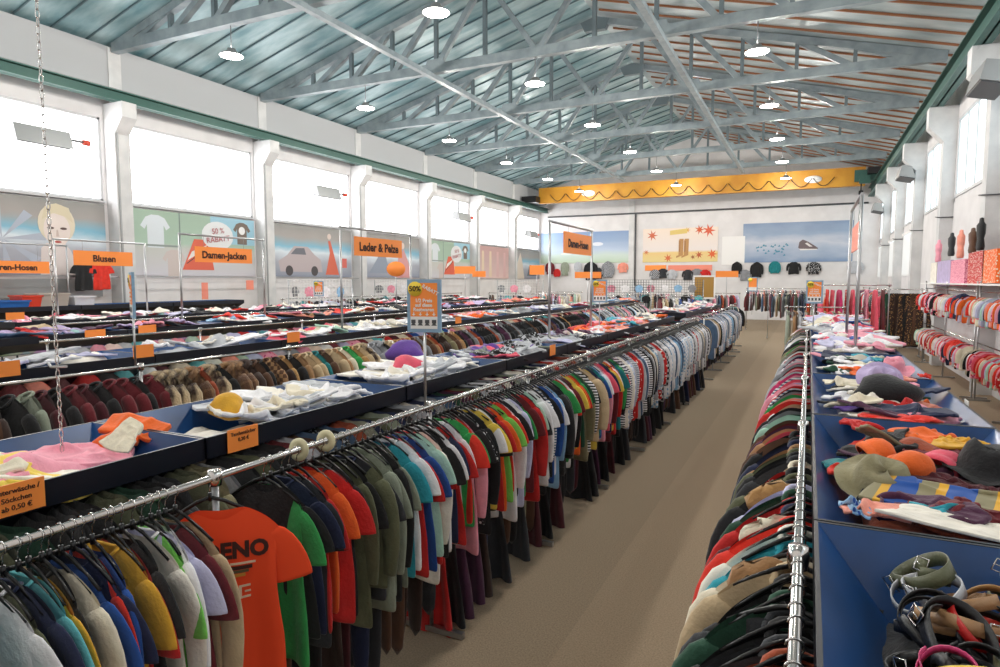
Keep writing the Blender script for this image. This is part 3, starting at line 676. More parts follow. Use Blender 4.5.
for k in range(2): mb.box(-.06 + .09 * k, .0 + .09 * k, PRY - .001, PRY, -.50, -.488, 0); mb.box(-.06 + .09 * k, -.045 + .09 * k, PRY - .001, PRY, -.56, -.49, 0); mb.box(-.06 + .09 * k, .0 + .09 * k, PRY - .001, PRY, -.56, -.548, 0); mb.box(-.03 + .09 * k, .0 + .09 * k, PRY - .001, PRY, -.53, -.52, 0)
mb.v = [(.035 + x * .72, y_, -.05 + z_ * .74) for x, y_, z_ in mb.v]
link('print', conform(mb.mesh('print', [m_prw, m_prk, m_pro, m_pry]), GM['tshirt'][0], .0, 0, False), o)

LOW = ['black', 'charcoal', 'black', 'chocolate', 'black', 'navy', 'burgundy', 'black', 'brown', 'black', 'charcoal', 'plum']
lw = rcols0 = []
r7 = random.Random(77)
for i in range(117):
    c = r7.choice(LOW)
    if i in (3, 9, 22, 34): c = ['teal', 'beige', 'red', 'khaki'][(3, 9, 22, 34).index(i)]
    lw.append((r7.choice(['trousers', 'trousers', 'dress']) if i > 4 else 'trousers', c))
hang_row(lw, R1X - .06, .99, .95, .115, 'the low rail of the long left rack', 'dark clothes on the low rail of the long left rack', sz=.84)
tag(MB().tube([(R1X - .06, .7, .99), (R1X - .06, 14.4, .99)], .013, 8).build('low_rail', m_blksteel), 'low black rail of dark trousers beneath the long left rack', 'rail')
lw2 = [('trousers', r7.choice(LOW)) for _ in range(40)]
hang_row(lw2, R1X - .06, .9, 15.5, .155, 'the low rail of the second left rack', 'dark trousers on the low rail of the second left rack', sz=.7)
it1b = ks('denim denim charcoal white tan beige white black ps white bc silver lavender ps white bc grey bc lavender navy white sky ps white nw denim white silver bw white navy ivory lavender bc black white ps sky grey white navy charcoal white bc silver ivory navy white', 'longshirt')
it1b += [('longshirt', c) for _, c in ks('white bc ps black silver sky navy white grey ivory bw lavender charcoal white ps bc denim white navy silver')]
hang_row(it1b, R1X, R1Z, 15.5, .09, 'the second left rack', 'shirts on the second left rack', nm=('dress_shirt', 'shirt'))
rack('clothes_rack', 'chrome rack of pale shirts further along left of the aisle', R1X, R1Z, 15.3, 21.9, [15.4, 17.1, 18.8, 20.5, 21.8])
hang_row(ks('tr:black tr:black tr:navy tr:teal tr:black tr:charcoal tr:cream tr:ivory tr:black jk:black'), -2.3, 1.5, 22.5, .13, 'the trouser rack at the aisle end', 'trousers at the aisle end')
rack('clothes_rack', 'short rack of dark trousers at the far end of the aisle on the left', -2.3, 1.5, 22.4, 24.0, [22.45, 23.9])

# inner rails below the trays
def rcols(n, pool, seed, kind=None):
    r = random.Random(seed); out = []
    for i in range(n):
        c = r.choice(pool)
        while out and c == out[-1][1]: c = r.choice(pool)
        out.append((kind or r.choice(['longshirt', 'tshirt', 'sweater']), c))
    return out
DARK = ['black', 'charcoal', 'navy', 'olive', 'maroon', 'brown', 'grey', 'rust', 'denim', 'sage', 'forest', 'red', 'ivory', 'plum', 'striped black and white', 'silver', 'burgundy', 'black and white speckled']

inn = rcols(160, DARK, 11)
for i in range(0, 22): inn[i] = ('sweater', ['black', 'charcoal', 'black', 'olive', 'forest'][i % 5] if i < 14 else ['olive', 'charcoal', 'black', 'maroon', 'silver', 'brown', 'grey', 'black'][i % 8])
inn[12] = ('sweater', 'olive'); inn[13] = ('sweater', 'khaki')
hang_row(inn, ROWX[0] + .48, 1.545, .9, .085, 'the rail under the first left trays', 'clothes on the rail under the first left trays', nm=('blouse', 'blouse'))
hang_row(rcols(52, DARK + ['white', 'pink', 'blue'], 12), ROWX[0] + .48, 1.545, 15.4, .125, 'the far rail under the first left trays', 'clothes on the far rail under the first left trays', nm=('blouse', 'blouse'))
# second row: coats and furs
def seg(s, kind): return ks(s, kind)
c2 = seg('teal sage cream black brown chocolate black sage burgundy black maroon burgundy black maroon maroon black maroon burgundy forest maroon black rust burgundy black', 'jacket')
c2 += [('fur_coat', c) for c in ('khaki', 'camel', 'chocolate')] + seg('brown black br chocolate camel black tan beige beige teal brown beige tan cream green camel beige ivory white grey charcoal black beige ivory camel tan rust camel brown grey brown tan rust black brown chocolate khaki brown tan camel black', 'jacket')
c2[17] = c2[18] = c2[19] = ('fur_coat', 'mottled brown fur'); c2[20] = ('fur_coat', 'mottled tan fur'); c2[22] = ('fur_coat', 'mottled brown fur'); c2[24] = c2[25] = ('fur_coat', 'mottled tan fur'); c2[44] = ('fur_coat', 'mottled brown fur'); c2[47] = ('fur_coat', 'grey'); c2[61] = ('fur_coat', 'chocolate')
bl = seg('black charcoal black grey black brown black plum charcoal black silver black rust black charcoal navy black grey camel black', 'jacket')
r3 = random.Random(4)
while len(c2) < 190: c2.append(bl[r3.randrange(len(bl))] if len(c2) < 130 else r3.choice(seg('white silver black grey ivory charcoal ps sky beige pink bw navy', 'jacket')))
hang_row(c2, ROWX[1] + .84, 1.5, 2.1, .115, 'the coat rack in the second left row', 'coats on the rack in the second left row', nm=('coat', 'coat'))
rack('clothes_rack', 'long chrome coat rack in the second row on the left', ROWX[1] + .84, 1.5, 1.8, 24.2, [2.0 + 1.9 * k for k in range(12)])
LIGHT = ['white', 'ivory', 'cream', 'silver', 'pink', 'maroon', 'red', 'aqua', 'beige', 'burgundy', 'lavender', 'grey', 'blue', 'salmon', 'mint', 'pink patterned']
hang_row(rcols(100, LIGHT + ['black', 'maroon', 'burgundy'], 21), ROWX[1] + .48, 1.545, 3.0, .2, 'the rail under the second row of trays', 'clothes under the second row of trays', nm=('cardigan', 'cardigan'))
hang_row(rcols(84, LIGHT, 31), ROWX[2] + .84, 1.5, 5.2, .22, 'the rack in the third left row', 'clothes on the rack in the third left row', nm=('cardigan', 'cardigan'))
rack('clothes_rack', 'long chrome clothes rack in the third row on the left', ROWX[2] + .84, 1.5, 4.9, 24.0, [5.0 + 2.37 * k for k in range(9)])
hang_row(rcols(70, LIGHT + DARK, 41), ROWX[3] + .84, 1.5, 7.4, .26, 'the rack in the fourth left row', 'clothes on the rack in the fourth left row', nm=('pullover', 'pullover'))
rack('clothes_rack', 'long chrome clothes rack in the fourth row on the left', ROWX[3] + .84, 1.5, 7.0, 25.8, [7.1 + 2.3 * k for k in range(9)])

# right rack at the camera
s_r = seg('charcoal black forest black jk:olive black navy rust charcoal black', 'jacket')
s_r += ks('jk:charcoal jk:forest jk:black jk:beige jk:cream ls:bw jk:turquoise jk:ivory jk:scarlet jk:burgundy jk:navy jk:red jk:forest jk:lavender jk:black jk:olive jk:black ls:rp jk:cream jk:charcoal jk:black jk:olive jk:tan jk:navy jk:black sw:brown jk:black '
          'sw:rose sw:tan sw:plum sw:maroon sw:brown ls:teal ls:mint sw:forest ls:grey sw:black ls:pink sw:beige sw:red ls:white sw:salmon sw:silver ls:green ls:rose sw:grey ls:black ls:ps sw:red sw:pink ls:white sw:lavender '
          'sw:pink ls:rose sw:silver ls:ps sw:grey ls:pink sw:magenta ls:bd sw:silver sw:rose sw:white ls:pp sw:red sw:charcoal sw:grey ls:lavender ls:black sw:pink sw:silver ls:white ls:rose')
r4 = random.Random(9)
while len(s_r) < 150: s_r.append(('sweater' if r4.random() < .5 else 'longshirt', r4.choice(['pink', 'silver', 'grey', 'black', 'white', 'rose', 'charcoal', 'khaki', 'sage', 'tan', 'grey checked', 'pale striped', 'olive', 'red', 'navy', 'green', 'ivory'])))
RRX, RRZ = .0, 1.52
rr = hang_row(s_r, RRX, RRZ, .95, .086, 'the rack right of the aisle', 'clothes on the rack right of the aisle', hangers=22, jit=.7, rz=.30, sz=1.08)
rack('clothes_rack', 'chrome and black rail of jackets and knitwear on the right of the aisle', RRX, RRZ, .5, 14.2, [1.95, 3.75, 5.55, 7.35, 9.15, 10.95, 12.75])
tag(MB().box(RRX - .035, RRX - .02, 1.2, 14.0, RRZ - .30, RRZ - .24).build('rack_stiffener', m_blksteel), 'long black metal strip beside the right hand rail', 'metal strip')
FURR = []
for i, c in ((2, 'camel'), (6, 'beige'), (14, 'tan'), (19, 'cream'), (24, 'camel')):
    mb = MB(); r5 = random.Random(i)
    mb.lathe([(.0, -.05), (.035, -.045), (.05, -.02), (.052, .0), (.05, .02), (.035, .045), (0, .05)], 14, sx=1.9, sy=.7, fn=lambda p: p + Vector((r5.uniform(-.012, .012), r5.uniform(-.012, .012), r5.uniform(-.012, .012))))
    m_ = mb.build('fur_collar', fabric(c), rr[i], (-.11, -.01, -.155)); m_.rotation_euler = (0, -.5, 0)

# ------------------------------------------------------------------ trays (bargain bins)
def tray_mesh(Wd, Ln, H=.25, lip=.105):
    mb = MB(); a, b_ = Wd / 2, Ln / 2; i = .22; t = .012
    # outer fascia
    for (x0, x1, y0, y1) in ((-a, -a + t, -b_, b_), (a - t, a, -b_, b_), (-a, a, -b_, -b_ + t), (-a, a, b_ - t, b_)): mb.box(x0, x1, y0, y1, -lip, 0, 1)
    rim = [(-a + t, -b_ + t, -.002), (a - t, -b_ + t, -.002), (a - t, b_ - t, -.002), (-a + t, b_ - t, -.002)]
    bas = [(-a + i, -b_ + i * .6, -H), (a - i, -b_ + i * .6, -H), (a - i, b_ - i * .6, -H), (-a + i, b_ - i * .6, -H)]
    mb.add(rim + bas, [(0, 1, 5, 4), (1, 2, 6, 5), (2, 3, 7, 6), (3, 0, 4, 7), (4, 5, 6, 7)], 0)
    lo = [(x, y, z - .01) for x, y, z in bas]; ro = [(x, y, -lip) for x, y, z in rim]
    mb.add(ro + lo, [(0, 1, 5, 4), (1, 2, 6, 5), (2, 3, 7, 6), (3, 0, 4, 7), (4, 5, 6, 7)], 1)  # hopper underside in near-black navy, its shade painted in
    return mb.mesh('tray', [m_navy, m_navyd])
TRAYZ = 1.55
TM = {}
def bin_at(x, yc, ln, label, wd=.85, z=TRAYZ, legs=True):
    t = thing('bargain_bin', label, 'display bin', (x, yc, 0), 0, 'navy display bins on stands')
    k = (wd, round(ln, 2))
    if k not in TM: TM[k] = tray_mesh(wd, ln)
    link('tray', TM[k], t, (0, 0, z))
    if legs:
        for sx in (-1, 1):
            if 'leg' + str(k) + str(z) not in TM: TM['leg' + str(k) + str(z)] = MB().tube([(0, 0, 0), (0, 0, z - .2)], .017, 8).mesh('leg', m_blksteel)
            for sy in (-1, 1): link('leg', TM['leg' + str(k) + str(z)], t, (sx * .25, sy * (ln / 2 - .1), 0))
        MB().box(-.27, .27, -ln / 2 + .08, -ln / 2 + .12, .35, .38).build('crossbar', m_blksteel, t)
    return t
# crumpled cloth by a small cloth simulation
def crumple(seed, n=22, size=.55, squeeze=.6, shape='tee', steps=70, thick=.011, amp=.13, aspect=1.0):
    rs = np.random.RandomState(seed); s = size / (n - 1)
    gx, gy = np.meshgrid(np.arange(n), np.arange(n), indexing='ij')
    P = np.stack([(gx - (n - 1) / 2) * s * squeeze, (gy - (n - 1) / 2) * s * squeeze * aspect, np.full((n, n), .10)], -1).astype(float)
    for _ in range(5):
        kx, ky = rs.uniform(-22, 22, 2); ph = rs.uniform(0, 6.28)
        wv = np.sin(kx * P[..., 0] + ky * P[..., 1] + ph); P[..., 2] += amp * .45 * wv
        P[..., 0] += .02 * np.sin(ky * P[..., 1] + ph); P[..., 1] += .02 * np.cos(kx * P[..., 0] + ph)
    V = np.zeros_like(P)
    sy = s * aspect
    cons = []
    for (di, dj, rest) in ((1, 0, s), (0, 1, sy), (1, 1, math.hypot(s, sy)), (1, -1, math.hypot(s, sy))):
        for par in (0, 1):
            ii, jj = np.where((((gx if di else gy) % 2) == par) & (gx + di < n) & (gy + dj < n) & (gy + dj >= 0))
            cons.append((ii, jj, ii + di, jj + dj, rest, 1.0 if dj == 0 or di == 0 else .5))
    idx = np.arange(n * n); far = (np.abs(gx.ravel()[:, None] - gx.ravel()) + np.abs(gy.ravel()[:, None] - gy.ravel())) > 2
    for st in range(steps):
        Q = P + V * .92; Q[..., 2] -= .0016
        for it in range(7):
            for a, b_, c, d, rest, k in cons:
                D = Q[c, d] - Q[a, b_]; ln = np.linalg.norm(D, axis=-1, keepdims=True) + 1e-9
                C = D * (.5 * k * (ln - rest) / ln); Q[a, b_] += C; Q[c, d] -= C
        if st % 2 == 0:
            F = Q.reshape(-1, 3); D = F[:, None] - F[None]; d2 = np.sqrt((D ** 2).sum(-1)) + 1e-9; mk = (d2 < .022) & far
            if mk.any():
                W_ = np.where(mk, (.022 - d2) / d2 * .35, 0)[..., None]; F += (D * W_).sum(1).clip(-.01, .01); Q = F.reshape(n, n, 3)
        fl = Q[..., 2] < .004
        Q[..., 2] = np.maximum(Q[..., 2], .004); Q[fl, :2] = P[fl, :2] * .8 + Q[fl, :2] * .2
        V = Q - P; P = Q
    for _ in range(2):
        A = P.copy(); A[1:-1, 1:-1] = (P[:-2, 1:-1] + P[2:, 1:-1] + P[1:-1, :-2] + P[1:-1, 2:]) / 4; A[0, 1:-1] = (P[0, :-2] + P[0, 2:]) / 2; A[-1, 1:-1] = (P[-1, :-2] + P[-1, 2:]) / 2; A[1:-1, 0] = (P[:-2, 0] + P[2:, 0]) / 2; A[1:-1, -1] = (P[:-2, -1] + P[2:, -1]) / 2
        P = P * .45 + A * .55
    P[..., 0] -= P[..., 0].mean(); P[..., 1] -= P[..., 1].mean()
    vs = P.reshape(-1, 3).tolist(); fs = []
    for i in range(n - 1):
        for j in range(n - 1):
            u, v = i / (n - 2), j / (n - 2)
            if shape == 'tee' and v < .68 and (u < .2 or u > .8): continue
            if shape == 'legs' and v < .6 and .42 < u < .58: continue
            fs.append((i * n + j, (i + 1) * n + j, (i + 1) * n + j + 1, i * n + j + 1))
    me = bpy.data.meshes.new('crumpled'); me.from_pydata(vs, [], fs); me.materials.append(fabric('white'))
    bm = bmesh.new(); bm.from_mesh(me); bmesh.ops.delete(bm, geom=[v for v in bm.verts if not v.link_faces], context='VERTS'); bm.to_mesh(me); bm.free()
    me.polygons.foreach_set('use_smooth', [True] * len(me.polygons))
    o = bpy.data.objects.new('tmp', me); COL.objects.link(o)
    m1 = o.modifiers.new('s', 'SUBSURF'); m1.levels = 1; m1.render_levels = 1; m2 = o.modifiers.new('t', 'SOLIDIFY'); m2.thickness = thick; m2.offset = 0
    dg = bpy.context.evaluated_depsgraph_get(); out = bpy.data.meshes.new_from_object(o.evaluated_get(dg)); bpy.data.objects.remove(o)
    out.name = 'crumpled'; return out
CR = {'crumpled_shirt': [crumple(i, squeeze=.55 + .05 * (i % 3)) for i in range(6)],
      'crumpled_trousers': [crumple(20 + i, shape='legs', size=.6, squeeze=.5) for i in range(3)],
      'scarf': [crumple(30 + i, shape='full', n=24, size=.40, aspect=1.6, squeeze=.5) for i in range(4)],
      'smooth_cloth': [crumple(40 + i, shape='full', size=.5, squeeze=.80, amp=.06) for i in range(3)]}
CNAME = dict(crumpled_shirt='top', crumpled_trousers='trousers', scarf='scarf', smooth_cloth='cloth')
CCAT = dict(crumpled_shirt='folded top', crumpled_trousers='folded trousers', scarf='scarf', smooth_cloth='cloth')
m_heap = mat('mixed_clothes', 'aaaaaa', .9); N, L, b = nodes(m_heap)
tc = N.new('ShaderNodeTexCoord'); vo = N.new('ShaderNodeTexVoronoi'); vo.inputs['Scale'].default_value = 7; L.new(tc.outputs['Object'], vo.inputs['Vector'])
hs = N.new('ShaderNodeHueSaturation'); hs.inputs['Saturation'].default_value = .45; hs.inputs['Value'].default_value = .55; L.new(vo.outputs['Color'], hs.inputs['Color']); L.new(hs.outputs[0], b.inputs['Base Color'])
def heap_mesh(wd, ln, h, seed, top):
    h = h * 1.15
    r = random.Random(seed); ph = [r.uniform(0, 6.28) for _ in range(8)]; nx, ny = 16, 30; vs = []
    for j in range(ny):
        for i in range(nx):
            u, v = -1 + 2 * i / (nx - 1), -1 + 2 * j / (ny - 1)
            x, y = u * wd / 2, v * ln / 2
            e = max(0, 1 - abs(u) ** 3) * max(0, 1 - abs(v) ** 5)
            z = h * e * (.8 + .22 * math.sin(9 * x + ph[0] + 3 * y) + .2 * math.sin(7 * y + ph[1]) + .12 * math.sin(19 * x - 13 * y + ph[2]) + .1 * math.sin(23 * y + 11 * x + ph[3]))
            vs.append((x, y, z))
    fs = [(j * nx + i, j * nx + i + 1, (j + 1) * nx + i + 1, (j + 1) * nx + i) for j in range(ny - 1) for i in range(nx - 1)]
    o = len(vs); vs += [(-wd / 2, -ln / 2, -.01), (wd / 2, -ln / 2, -.01), (wd / 2, ln / 2, -.01), (-wd / 2, ln / 2, -.01)]; fs.append((o + 3, o + 2, o + 1, o))
    return MB().add(vs, fs, 0, True).mesh('cloth_heap', m_heap)
HM = {}
def fill_bin(x, yc, ln, where, cols, n, seed, scale=1.0, z=TRAYZ, wd=.85, kinds=('crumpled_shirt',) * 4 + ('crumpled_trousers', 'scarf', 'smooth_cloth'), heap=.19, span=(-1, 1), filler=None):
    n = int(n * (1.75 if x > ROWX[1] + 1 else 1.35)); r = random.Random(seed); base = z - .245
    k = (wd, round(ln, 2), heap, seed % 3)
    if k not in HM: HM[k] = heap_mesh(wd - .3, ln - .2, heap, seed % 3, 0)
    fo = link('cloth_heap', HM[k], loc=(x, yc, base)); tag(fo, 'lower layer of mixed clothes in %s' % where, 'clothes pile', None, 'stuff')
    if filler: setmat(fo, fabric(filler))
    per = max(1, round((n * wd / ln) ** .5)); rows_ = math.ceil(n / per); prev = None; c_i = 0
    order = []
    for a in range(rows_):
        for b2 in range(per):
            if len(order) < n: order.append((a, b2))
    for q, (a, b2) in enumerate(order):
        fy = (a + .5) / rows_; fx = (b2 + .5) / per
        yy = yc + (ln - .42) * (span[0] + (span[1] - span[0]) * fy) / 2 + r.uniform(-.06, .06); xx = x + (wd - .44) * (fx - .5) + r.uniform(-.05, .05)
        if per == 1: xx = x + r.uniform(-.12, .12)
        kd = r.choice(kinds); col = cols[c_i % len(cols)]; c_i += 1
        if isinstance(col, tuple): kd, col = col
        me = r.choice(CR[kd]); o = link(kd, me, loc=(xx, yy, base + heap * .85 + r.uniform(.01, .07)), rot=(r.uniform(-.25, .25), r.uniform(-.25, .25), r.uniform(0, 6.28)),
             scale=tuple(scale * r.uniform(.85, 1.15) * s_ for s_ in (1, 1, 1.45)))
        setmat(o, fabric(col)); nm = CNAME[kd]; lab = 'crumpled %s %s in %s' % (col, nm, where)
        side = ['near', 'middle', 'far'][min(2, int(fy * 3))]; lr = ['left', 'centre', 'right'][min(2, int(fx * 3))] if per > 1 else 'centre'
        tag(o, pick(lab, 'crumpled %s %s, %s %s of %s' % (col, nm, side, lr, where), 'crumpled %s %s beside the %s one in %s' % (col, nm, prev, where),
                    'crumpled %s %s at the %s of %s' % (col, nm, lr, where), lab), CCAT[kd], 'crumpled clothes in %s' % where)
        prev = col
# --- right row of bins
BX = .465; PB = 1.8
rb = [1.3 + PB * k for k in range(8)]
names_r = ['belt bin', 'hat and scarf bin', 'third right bin', 'fourth right bin', 'white clothes bin', 'sixth right bin', 'seventh right bin', 'eighth right bin']
for k, yc in enumerate(rb):
    bin_at(BX, yc, PB - .01, 'navy display bin right of the aisle, %s' % ['nearest, full of belts', 'second from the camera, full of hats and scarves', 'third from the camera, with a black bundle', 'fourth from the camera',
        'fifth from the camera, heaped with white clothes', 'sixth from the camera', 'seventh from the camera', 'eighth from the camera'][k])
# belts
def belt_mesh(seed):
    r = random.Random(seed); mb = MB(); turns = r.uniform(1.0, 2.1); R0 = r.uniform(.05, .11); wd = r.uniform(.026, .05); n = int(28 * turns)
    tilt = r.uniform(-.5, .5); vs = []; e1, e2 = r.uniform(.75, 1.3), r.uniform(.6, 1.0)
    for i in range(n + 1):
        a = 2 * PI * turns * i / n; R = R0 + .018 * a / 6.28 + .012 * math.sin(2.3 * a + seed)
        z = .02 + .012 * math.sin(a * 1.3 + seed) + .01 * i / n; tw = tilt * math.sin(a * .7 + seed)
        c = Vector((R * e1 * math.cos(a), R * e2 * math.sin(a), z)); rad = Vector((math.cos(a), math.sin(a), 0))
        up = (Vector((0, 0, 1)) + rad * tw).normalized(); th = rad * .0025
        vs += [c - up * 0 - th, c - th + up * wd, c + th + up * wd, c + th]
    fs = []
    for i in range(n):
        for j in range(4): fs.append((i * 4 + j, i * 4 + (j + 1) % 4, (i + 1) * 4 + (j + 1) % 4, (i + 1) * 4 + j))
    fs += [(0, 1, 2, 3), (n * 4 + 3, n * 4 + 2, n * 4 + 1, n * 4)]
    mb.add(vs, fs, 0, True)
    e = Vector(vs[-4]); bk = MB(); s_ = wd
    bk.tube([e + Vector((0, 0, -.004)), e + Vector((0, 0, s_ + .006)), e + Vector((.035, .01, s_ + .006)), e + Vector((.035, .01, -.004))], .0028, 6, closed=True)
    bk.tube([e + Vector((0, 0, s_ / 2)), e + Vector((.036, .008, s_ / 2))], .002, 5)
    return mb.mesh('belt', fabric('white')), bk.mesh('buckle', m_chrome)
BM_ = [belt_mesh(s) for s in range(9)]
def leather(col):
    k = 'leather_' + col
    if k not in MATS: c = hexc(PAL[col]); m = mat(k, c, .42); noise_mix(m, tuple(x * .85 for x in c), c, 20, 3, .1, 90)
    return MATS[k]
bcols = ['black', 'olive', 'black', 'rose', 'black', 'black', 'khaki', 'magenta', 'black', 'black', 'black', 'olive', 'olive', 'lilac', 'charcoal', 'cream', 'orange', 'maroon', 'black', 'yellow', 'black', 'red', 'tan', 'silver', 'black', 'rose', 'chocolate', 'sage', 'charcoal', 'pink', 'black', 'brown', 'olive', 'black', 'scarlet', 'camel']
hp = heap_mesh(.62, PB - .16, .17, 5, 0); o = link('belt_heap', hp, loc=(BX, rb[0], TRAYZ - .245)); setmat(o, fabric('black')); tag(o, 'lower layer of dark belts and bags in the belt bin', 'belt pile', None, 'stuff')
r6 = random.Random(17)
for i, c in enumerate(bcols * 2 + bcols[:24]):
    q = i % 72; yy = rb[0] - .62 + 1.28 * ((q % 12) + .5) / 12 + r6.uniform(-.05, .05); xx = BX - .22 + .44 * ((q // 12) + .5) / 6 + r6.uniform(-.04, .04)
    m1, m2 = BM_[r6.randrange(9)]; o = link('belt', m1, loc=(xx, yy, TRAYZ - .11 + r6.uniform(0, .06)), rot=(r6.uniform(-.5, .5), r6.uniform(-.5, .5), r6.uniform(0, 6.28)), scale=r6.uniform(.6, .85)); setmat(o, leather(c))
    link('buckle', m2, o)
    pos = ['left', 'left', 'middle', 'middle', 'right', 'right'][min(5, q // 12)]; dep = ['near end', 'middle', 'far end'][min(2, (q % 12) // 4)]
    tag(o, pick('coiled %s belt in the belt bin' % c, 'coiled %s belt at the %s of the belt bin' % (c, dep), 'coiled %s belt, %s %s of the belt bin' % (c, dep, pos), 'coiled %s belt lying on others in the belt bin' % c), 'belt', 'coiled belts in the belt bin')
# hats
def hat_mesh(seed, brim=.15):
    r = random.Random(seed); a = r.uniform(0, 6.28)
    def fn(p):
        d = math.hypot(p.x, p.y); an = math.atan2(p.y, p.x)
        if d > .11: p.z += (d - .11) * .55 * math.cos(2 * (an - a)) + .008 * math.sin(5 * an)
        else: p.z += .01 * math.sin(3 * an + a) - (.025 if p.z > .08 and d < .05 else 0)
        return p
    prof = [(brim, .0), (.125, .002), (.098, .006), (.092, .03), (.085, .075), (.07, .098), (.035, .108), (.002, .106)]
    pin = [(rr_ * .96, z - .004) for rr_, z in reversed(prof)]
    return MB().lathe(prof + pin, 26, fn=fn).mesh('brimmed_hat', fabric('white'))
def beanie_mesh(seed):
    r = random.Random(seed); ph = r.uniform(0, 6.28)
    def fn(p): return p + Vector((.006 * math.sin(40 * p.z + ph), .01 * math.sin(9 * p.x + ph), 0))
    return MB().lathe([(.085, .0), (.098, .002), (.102, .02), (.098, .042), (.09, .045), (.094, .06), (.085, .1), (.06, .13), (.025, .145), (.002, .143)], 24, fn=fn, sx=1.1, sy=.85).mesh('knitted_hat', fabric('white'))
def bundle():
    def fn(p):
        f = 1 + .10 * math.sin(14 * p.x + 9 * p.z) + .08 * math.sin(21 * p.y - 12 * p.x) + .06 * math.sin(40 * p.z + 17 * p.y); return Vector((p.x * f, p.y * f, p.z * (f * .5 + .5)))
    return MB().lathe([(.002, 0), (.15, 0), (.19, .03), (.2, .07), (.18, .11), (.13, .145), (.07, .16), (.002, .165)], 36, fn=fn, sx=1.05, sy=.75).mesh('bundle', fabric('white'))
BUN = bundle()
HT = [hat_mesh(1), hat_mesh(2, .17), hat_mesh(3, .14)]; BN = [beanie_mesh(1), beanie_mesh(2)]
def put(name, me, x, y, z, rot, sc_, col, label, cat, group=None):
    o = link(name, me, loc=(x, y, z), rot=rot, scale=sc_); setmat(o, fabric(col)); return tag(o, label, cat, group)
def put_px(name, me, u, v, z, rot, sc_, col, label, cat, group=None, dz=0):
    p = onplane(u, v, 2, z); return put(name, me, p.x, p.y, z + dz - .03, rot, sc_, col, label, cat, group)
fill_bin(BX, rb[1], PB, 'the hat and scarf bin', ['plum', 'rust', 'maroon', 'black', 'brown', 'orange', 'scarlet', 'charcoal', 'burgundy', 'olive', 'chocolate', 'plum'], 12, 5, .8, kinds=('scarf', 'crumpled_shirt'), filler='rust')
G = 'hats and scarves in the second right bin'
Z1 = 1.54
put_px('brimmed_hat', HT[0], 878, 478, Z1, (.55, .1, .4), (1.05, 1.05, 1), 'khaki', 'khaki brimmed sun hat lying tilted in the hat and scarf bin', 'hat', G)
put_px('scarf', CR['scarf'][1], 890, 445, Z1, (.5, .2, 2.2), (.55, .9, 1), 'khaki', 'khaki tie-like scarf standing behind the sun hat', 'scarf', G, .03)
put_px('scarf', CR['scarf'][0], 905, 420, Z1, (0, 0, 1.7), (1.0, 1.0, 1.1), 'scarlet', 'long scarlet scarf along the back of the hat and scarf bin', 'scarf', G, .02)
put_px('scarf', CR['scarf'][2], 860, 425, Z1, (0, 0, .7), (.6, .6, 1.2), 'red', 'small red scarf at the back left of the hat bin', 'scarf', G, .02)
put_px('knitted_hat', BN[0], 868, 453, Z1, (1.0, 0, 1.9), (.8, .8, .8), 'orange', 'bright orange knitted hat left of the khaki scarf', 'hat', G)
put_px('knitted_hat', BN[1], 902, 470, Z1, (.9, .3, .4), (.85, .85, .9), 'orange', 'bright orange knitted hat right of the khaki sun hat', 'hat', G, .02)
put_px('scarf', CR['scarf'][3], 925, 450, Z1, (0, 0, 1), (.7, .6, 1), 'maroon', 'maroon scarf in the middle of the hat bin', 'scarf', G, .02)
put_px('scarf', CR['scarf'][1], 960, 447, Z1, (0, 0, 1.4), (.8, .5, 1.1), 'mustard', 'mustard yellow scarf at the right of the hat bin', 'scarf', G, .04)
put_px('brimmed_hat', HT[2], 985, 475, Z1, (.2, .2, 1), (1.1, 1.1, 1.2), 'black', 'black felt hat at the right edge of the hat bin', 'hat', G, .03)
put_px('crumpled_shirt', CR['crumpled_shirt'][2], 850, 462, Z1, (0, 0, 1), (.45, .5, .8), 'teal', 'dark teal knit at the left wall of the hat bin', 'folded top', G)
put_px('scarf', CR['smooth_cloth'][0], 945, 500, Z1, (.15, 0, -.3), (1.0, .55, 1.0), 'broad striped blue grey and yellow', 'broad striped blue, grey and yellow scarf at the front of the hat bin', 'scarf', G, .03)
put_px('crumpled_shirt', CR['crumpled_shirt'][1], 882, 512, Z1, (0, 0, .3), (.6, .45, .8), 'salmon', 'salmon pink top at the front left of the hat bin', 'folded top', G, .02)
put_px('crumpled_shirt', CR['crumpled_shirt'][4], 858, 508, Z1, (0, 0, .3), (.3, .4, .7), 'blue floral', 'small blue floral scarf at the front left corner of the hat bin', 'folded top', G, .02)
put_px('smooth_cloth', CR['smooth_cloth'][1], 960, 525, Z1, (0, .1, 0), (.9, .35, .8), 'ivory', 'ivory cloth at the front edge of the hat bin', 'cloth', G, .03)
put_px('smooth_cloth', CR['smooth_cloth'][2], 975, 515, Z1, (0, .1, 0.2), (.8, .25, .8), 'turquoise', 'turquoise cloth under the striped scarf', 'cloth', G, .02)
put_px('knitted_hat', BN[1], 935, 470, Z1, (1.2, .3, 2.4), (.75, .75, .8), 'rose', 'dusty rose knitted hat in the middle of the hat bin', 'hat', G, .03)
fill_bin(BX, rb[2], PB, 'the third right bin', ['ivory', 'plum', 'navy', 'cream', 'red', 'pink', 'black', 'ivory', 'salmon', 'purple', 'mint', 'orange', 'white', 'beige', 'forest'], 14, 6, .85, span=(-1, 1))
G = 'clothes in the third right bin'
put_px('crumpled_trousers', BUN, 885, 404, Z1 - .02, (0, 0, .5), 1.0, 'black', 'large black bundle at the front of the third right bin', 'folded trousers', G, .04)
put_px('brimmed_hat', HT[0], 880, 384, Z1, (.9, 0, .3), (1.1, 1.1, 1), 'lilac', 'lilac sun hat behind the black bundle', 'hat', G, .05)
